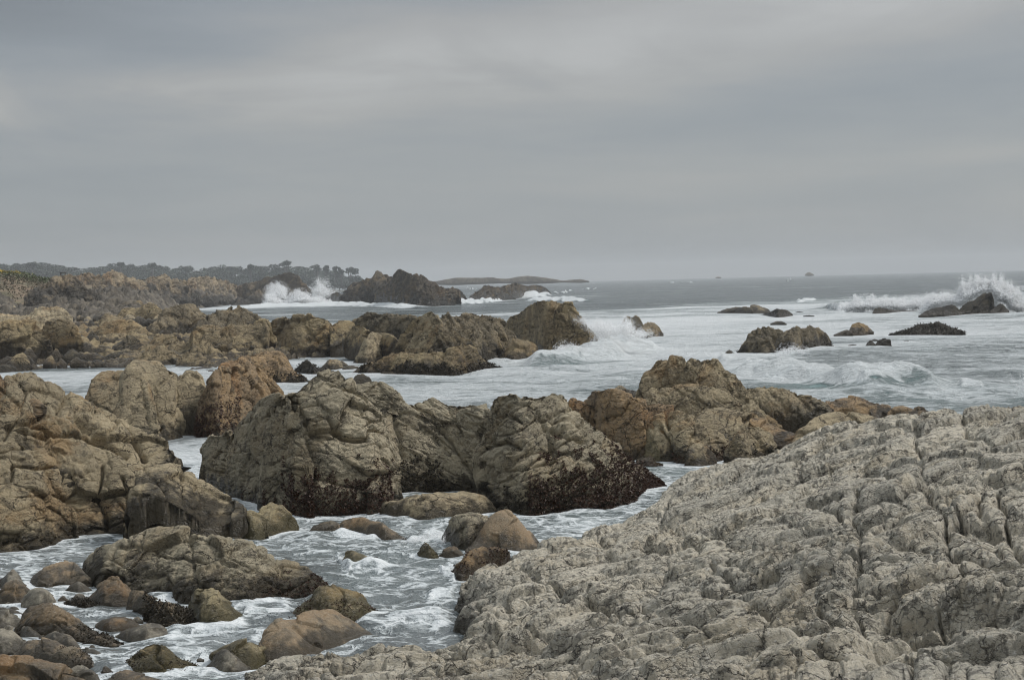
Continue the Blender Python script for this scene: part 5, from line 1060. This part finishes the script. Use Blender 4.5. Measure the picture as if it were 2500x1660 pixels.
    wp_ = k.n('ShaderNodeVectorMath', operation='ADD'); k.l(Pp, wp_.inputs[0])
    wq_ = k.n('ShaderNodeVectorMath', operation='SCALE'); k.l(k.noise(Pp, 2.0, 4, .6, .8, 'Color'), wq_.inputs[0]); wq_.inputs['Scale'].default_value = .7; k.l(wq_.outputs[0], wp_.inputs[1])
    lc = k.vor(k.map(wp_.outputs[0], (.62, 1.2, 1)), 2.3, 'DISTANCE_TO_EDGE'); lc2 = k.vor(k.map(wp_.outputs[0], (.8, 1.1, 1)), 10.5, 'DISTANCE_TO_EDGE')
    pn = k.m('ADD', k.m('MULTIPLY', pn, .86), k.m('SUBTRACT', k.m('ADD', k.ramp(lc, .0, .16, .22, 0), k.ramp(lc2, .0, .22, .05, 0)), .04))
    pf = k.m('ADD', pf, k.m('MULTIPLY', k.m('SUBTRACT', k.noise(k.map(Pp, (.5, 1, 1)), .045, 3, .5, .6), .5), 1.1))
    pat = k.m('ADD', k.m('MULTIPLY', pn, nr_), k.m('MULTIPLY', pf, k.m('SUBTRACT', 1, nr_)))
    cov = k.m('ADD', fo_, k.m('MULTIPLY', br, k.ramp(nr_, 0, 1, .55, .26)))
    th = k.m('SUBTRACT', k.ramp(nr_, 0, 1, .815, 1.0), k.m('MULTIPLY', cov, k.ramp(nr_, 0, 1, 1.0, .90)))
    ff = k.ramp(k.m('SUBTRACT', pat, th), k.ramp(nr_, 0, 1, -.12, -.08), k.ramp(nr_, 0, 1, .16, .20))
    thick = k.ramp(k.m('SUBTRACT', pat, th), .05, .45)
    # milky, aerated water between the streaks
    thin = k.m('MULTIPLY', k.ramp(fo_, .1, .7), k.ramp(nr_, 0, 1, .34, .34))
    wc = k.mix(k.m('MULTIPLY', dist, .7), wc, (.032, .052, .054))
    c_ = k.mix(thin, wc, (.38, .415, .41))
    c_ = k.mix(k.m('MULTIPLY', ff, .86), c_, k.mix(thick, (.50, .535, .54), (.78, .80, .80)))
    bs = k.n('ShaderNodeBsdfPrincipled'); k.l(c_, bs.inputs['Base Color']); bs.inputs['IOR'].default_value = 1.33
    k.put(bs.inputs['Roughness'], k.ramp(ff, 0, 1, .14, .9)); k.put(bs.inputs['Specular IOR Level'], k.m('SUBTRACT', k.ramp(ff, 0, 1, .5, .1), k.m('MULTIPLY', dist, .34)))
    hN = k.noise(Pp, 5.5, 5, .6); hM = k.noise(k.map(Pp, (.6, 1.2, 1)), 1.1, 5, .6); hF = k.noise(k.map(Pp, (.35, 1.0, 1)), .16, 6, .65)
    h = k.m('ADD', k.m('MULTIPLY', hN, .075), k.m('MULTIPLY', hM, .24))
    h = k.m('ADD', h, k.m('MULTIPLY', k.m('MULTIPLY', hF, 1.6), dist))
    h = k.m('ADD', h, k.m('MULTIPLY', k.m('MULTIPLY', pat, ff), k.ramp(nr_, 0, 1, .5, .06)))
    bp = k.n('ShaderNodeBump'); bp.inputs['Strength'].default_value = .9; bp.inputs['Distance'].default_value = 1.0
    k.l(h, bp.inputs['Height']); k.l(bp.outputs[0], bs.inputs['Normal'])
    o_ = k.n('ShaderNodeOutputMaterial'); k.l(bs.outputs[0], o_.inputs[0])
    o = mesh_np('sea', V, gridq(nc, nr), m, None, dict(foam=fm, aqua=aqua, coarse=sst(60, 250, D), breaker=brk, near=sst(60, 32, D)))
    o['kind'] = 'structure'
sea()
print('sea', round(time.time() - T0, 1))

# ================================================================== bursts of spray
def splash(label, shape, D, thick, n, size, drops=(0, 0, 0), seed=1, core=.5, name='spray_burst', cat='splash', pw=1.0):
    """cloud of water shreds filling a traced outline that stands at distance D, with real depth, plus thrown drops"""
    r = np.random.default_rng(seed); poly = pts(shape)
    lo, hi = poly.min(0), poly.max(0); pad = 14
    k = n * 14
    c_ = r.uniform(lo - pad, hi + pad, (k, 2))
    sd = seg_inside(c_[:, 0], c_[:, 1], poly)
    q3 = np.c_[c_ / 26, np.full(k, seed * 1.7)]
    sdn = sd + 12 * fbm(q3, 3, seed) + 3.5 * gn(q3 * np.array([3.2, 1.1, 1]), seed + 5) 
    p = np.clip(sst(-9, 16, sdn), 0, 1) ** pw * core + .04 * (sd > -12)
    keep = r.random(k) < p * np.clip(n / (p.sum() + 1), 0, 1)
    c_ = c_[keep]; sd = sd[keep]; m = len(c_)
    Dd = D + r.normal(0, 1, m) * thick * np.clip(.35 + sd / 30, .2, 1.2)
    P = CAM + ray(c_[:, 0], c_[:, 1]) * Dd[:, None]
    s = size * D / F * r.uniform(.45, 1.25, m) * np.clip(.6 + sd / 40, .45, 1.3)
    nv = r.normal(size=(m, 3)) * .6 + np.array([0, -.5, .8]); a = np.cross(nv, r.normal(size=(m, 3))); a /= np.linalg.norm(a, axis=1)[:, None]; b = np.cross(nv, a); b /= np.linalg.norm(b, axis=1)[:, None]
    Q = [np.stack([P - a * s[:, None], P + b * s[:, None] * .6, P + a * s[:, None], P - b * s[:, None] * .6], 1).reshape(-1, 3)]
    if drops[0]:
        kk = drops[0]; o_ = r.integers(0, len(c_), kk)
        dxy = np.c_[r.normal(0, drops[1], kk), -np.abs(r.normal(0, drops[2], kk))]
        cd = c_[o_] + dxy; P = CAM + ray(cd[:, 0], cd[:, 1]) * (D + r.normal(0, thick, kk))[:, None]
        s = D / F * r.uniform(.35, 1.0, kk)
        a = r.normal(size=(kk, 3)); a /= np.linalg.norm(a, axis=1)[:, None]; b = np.cross(a, r.normal(size=(kk, 3))); b /= np.linalg.norm(b, axis=1)[:, None]
        Q.append(np.stack([P - a * s[:, None], P + b * s[:, None] * .7, P + a * s[:, None], P - b * s[:, None] * .7], 1).reshape(-1, 3))
    Q = np.concatenate(Q); loc = CAM + ray(*poly[:, :].mean(0)) * D; loc[2] = 0
    o = mesh_np(name, Q - loc, np.arange(len(Q)).reshape(-1, 4), SPRAY, None, smooth=False); o.location = loc
    tag(o, label, cat)
splash('great white plume bursting over the black slab at the far right', "D 1580,420 1640,330 1740,300 1850,315 1880,262 1900,190 1920,245 1950,180 1975,235 2010,168 2030,225 2070,190 2095,235 2130,160 2160,205 2195,185 2215,240 2265,225 2280,270 2325,262 2335,310 2330,360 2362,350 2420,400 2420,430 2250,425 2215,372 2180,368 2130,410 2112,440 2132,320 2105,295 2050,305 1980,352 1900,388 1850,400 1800,385 1700,400 1620,430", 199, 1.2, 60000, 2.6, (3400, 16, 22), 3, 1.0)
splash('long white wall of broken water left of the great plume', "D 940,430 1000,380 1080,345 1180,330 1300,345 1450,345 1600,330 1750,325 1850,330 1860,385 1700,410 1550,425 1400,430 1200,432 1050,432", 208, 1.0, 38000, 2.6, (900, 12, 10), 4, 1.0, name='breaking_wave', cat='wave')
splash('round pale fan of spray against the brown far crag', "B 190,375 205,320 245,288 300,280 345,300 375,345 380,390 320,400 230,390", 470, 2.5, 6000, 2.2, (500, 6, 6), 5, .55)
splash('tall spiky spray in the gap between the far crags', "B 595,350 610,310 640,285 655,245 690,268 715,250 728,305 775,335 820,350 760,380 690,400 640,390", 540, 3, 6000, 2.2, (900, 8, 12), 6, .5)
splash('heap of white surf at the foot of the far crags', "B 180,440 190,380 260,380 300,410 400,400 450,350 540,350 620,370 680,400 740,440 640,450 400,450", 458, 2.5, 16000, 2.4, (200, 8, 4), 7, 1.0, name='breaking_wave', cat='wave')
splash('glassy spray leaping between the tall stack and the tan rock', "C 760,520 830,500 880,560 950,540 1060,540 1130,560 1200,500 1250,520 1300,600 1420,640 1480,670 1300,680 1160,650 1000,670 930,720 900,740 940,650 880,600 820,560", 102, .8, 13000, 2.2, (1700, 14, 16), 8, .55)
splash('small splash at the foot of the tall sea stack', "C 585,850 590,780 640,740 680,760 740,770 800,790 880,820 800,850 700,840 640,860", 97, .5, 7000, 2.2, (800, 8, 8), 9, .7)
splash('thin spray over the foot of the brown rock cluster', "D 480,770 530,715 600,705 680,725 720,745 690,760 620,740 560,770", 92, .4, 1600, 2.6, (200, 6, 5), 10, .6)
splash('fountain of thin spray at the right picture edge', "D 2240,900 2280,930 2310,980 2330,900 2380,830 2500,820 2500,1110 2330,1090 2290,1010", 60, .6, 1700, 3.0, (900, 22, 18), 11, .35)
splash('torn white crest tumbling down the turquoise breaker', "D 230,980 240,900 300,850 400,800 520,810 640,850 760,840 860,900 950,930 1060,950 1200,955 1330,950 1400,920 1460,900 1510,930 1420,980 1340,1030 1250,1060 1150,1030 1050,1030 950,1000 860,1000 760,970 650,1000 500,1000 350,1000", 79, 1.1, 26000, 2.2, (900, 9, 8), 12, .8, name='breaking_wave', cat='wave')
splash('curl of white water where the stream hits the small rocks', "I 1440,360 1500,335 1560,315 1620,290 1700,290 1720,350 1640,345 1560,365", 27.5, .15, 1500, 2.4, (150, 5, 6), 13, .6, name='breaking_wave', cat='wave')

# ================================================================== air, sky, sun
def haze():
    x0, x1, y0, y1, z0, z1 = -3300, 3300, -40, 5900, -6, 62
    V = [(x, y, z) for x in (x0, x1) for y in (y0, y1) for z in (z0, z1)]
    Q = [(0, 1, 3, 2), (4, 6, 7, 5), (0, 4, 5, 1), (2, 3, 7, 6), (0, 2, 6, 4), (1, 5, 7, 3)]
    m, t = nt('sea_haze'); k = N(t)
    v = k.n('ShaderNodeVolumePrincipled'); v.inputs['Color'].default_value = (.93, .95, .97, 1); v.inputs['Density'].default_value = .00023; v.inputs['Anisotropy'].default_value = 0.0
    o_ = k.n('ShaderNodeOutputMaterial'); k.l(v.outputs[0], o_.inputs['Volume'])
    o = mesh_np('haze', V, Q, m, None, smooth=False); o['kind'] = 'stuff'; o['label'] = 'pale sea haze hanging over the whole bay'
haze()
EL, AZ = math.radians(50), math.radians(66)      # sun: high, behind the scene to the right, veiled by cloud
w = bpy.data.worlds.new('World'); S.world = w; w.use_nodes = True; t = w.node_tree; t.nodes.clear(); k = N(t)
tc = k.n('ShaderNodeTexCoord'); sp = k.n('ShaderNodeSeparateXYZ'); k.l(tc.outputs['Generated'], sp.inputs[0])
sky = k.n('ShaderNodeTexSky', sky_type='NISHITA'); sky.sun_disc = False; sky.sun_elevation = EL; sky.sun_rotation = AZ
zz = k.m('MAXIMUM', sp.outputs[2], 0.0)
# overcast: a layer of cloud, brighter overhead than at the horizon, with soft bands
el = k.m('MULTIPLY', k.m('ARCSINE', sp.outputs[2]), 57.3); az = k.m('MULTIPLY', k.m('ARCTAN2', sp.outputs[0], sp.outputs[1]), 57.3)
wb = k.noise(k.map(tc.outputs['Generated'], (2.2, 2.2, 9)), 1.3, 4, .5); wob = k.m('MULTIPLY', k.m('SUBTRACT', wb, .5), 3.0)
def streak(e0, slope, sg, a0=None, a1=None):
    x = k.m('ADD', k.m('SUBTRACT', k.m('SUBTRACT', el, e0), k.m('MULTIPLY', az, slope)), wob)
    g = k.m('EXPONENT', k.m('MULTIPLY', k.m('MULTIPLY', x, x), -1 / (sg * sg)))
    if a0 is not None: g = k.m('MULTIPLY', g, k.ramp(az, a0, a1))
    return g
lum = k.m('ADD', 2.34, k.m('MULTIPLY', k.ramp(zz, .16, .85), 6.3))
lum = k.m('MULTIPLY', lum, k.m('SUBTRACT', 1, k.m('MULTIPLY', k.m('MULTIPLY', k.ramp(sp.outputs[1], .15, -.35), k.ramp(zz, .75, .25)), .58)))      # unseen low sky behind the viewer dimmed, to deepen shade on facing rock
mp = k.map(tc.outputs['Generated'], (1.6, 1.6, 13), (0, math.radians(-2.0), 0))
b1 = k.noise(mp, 1.35, 5, .5, .35); b2 = k.noise(k.map(tc.outputs['Generated'], (5, 5, 34), (0, math.radians(-3), 0)), 1.2, 5, .55, .4)
band = k.m('ADD', k.m('MULTIPLY', k.m('SUBTRACT', b1, .5), .35), k.m('MULTIPLY', k.m('SUBTRACT', b2, .5), .28))
band = k.m('ADD', band, k.m('MULTIPLY', k.m('MULTIPLY', streak(8.0, .08, 1.5), k.ramp(k.noise(k.map(tc.outputs['Generated'], (3, 3, 12)), 1.6, 4, .55, .6), .35, .62, .45, 1.25)), .32))
band = k.m('SUBTRACT', band, k.m('MULTIPLY', streak(5.6, .03, 1.0, -12, 0), .07))
band = k.m('SUBTRACT', band, k.m('MULTIPLY', k.m('MULTIPLY', k.ramp(az, -6, -18), k.ramp(el, 7.5, 10.5)), .22))
band = k.m('ADD', band, k.m('MULTIPLY', streak(3.6, .02, .8, -8, 10), .06))
band = k.m('SUBTRACT', band, k.m('MULTIPLY', k.ramp(az, -5, -19), .11))
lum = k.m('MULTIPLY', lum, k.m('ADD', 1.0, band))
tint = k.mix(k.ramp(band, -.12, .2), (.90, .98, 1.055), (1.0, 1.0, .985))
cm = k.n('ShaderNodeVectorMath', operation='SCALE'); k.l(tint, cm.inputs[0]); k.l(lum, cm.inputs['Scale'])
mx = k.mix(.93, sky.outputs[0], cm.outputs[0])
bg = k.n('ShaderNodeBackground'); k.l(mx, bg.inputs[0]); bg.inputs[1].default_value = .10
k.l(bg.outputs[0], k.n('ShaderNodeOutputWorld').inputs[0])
sl = bpy.data.lights.new('sun', 'SUN'); sl.energy = 1.5; sl.angle = math.radians(11); sl.color = (1, .965, .92)
so = bpy.data.objects.new('sun', sl); COL.objects.link(so)
d = Vector((math.sin(AZ) * math.cos(EL), math.cos(AZ) * math.cos(EL), math.sin(EL)))
so.rotation_euler = d.to_track_quat('Z', 'Y').to_euler(); so.location = (20, 40, 60)
S.view_settings.view_transform = 'Standard'; S.view_settings.look = 'None'; S.view_settings.exposure = .45; S.view_settings.gamma = 1
cy = S.cycles
cy.use_denoising = True; cy.filter_width = 1.1
try: cy.denoiser = 'OPENIMAGEDENOISE'; cy.denoising_input_passes = 'RGB_ALBEDO_NORMAL'
except Exception: pass
cy.max_bounces = 6; cy.diffuse_bounces = 4; cy.glossy_bounces = 2; cy.transmission_bounces = 2; cy.volume_bounces = 2; cy.transparent_max_bounces = 10
cy.use_adaptive_sampling = True; cy.adaptive_threshold = .02
print('done', round(time.time() - T0, 1))
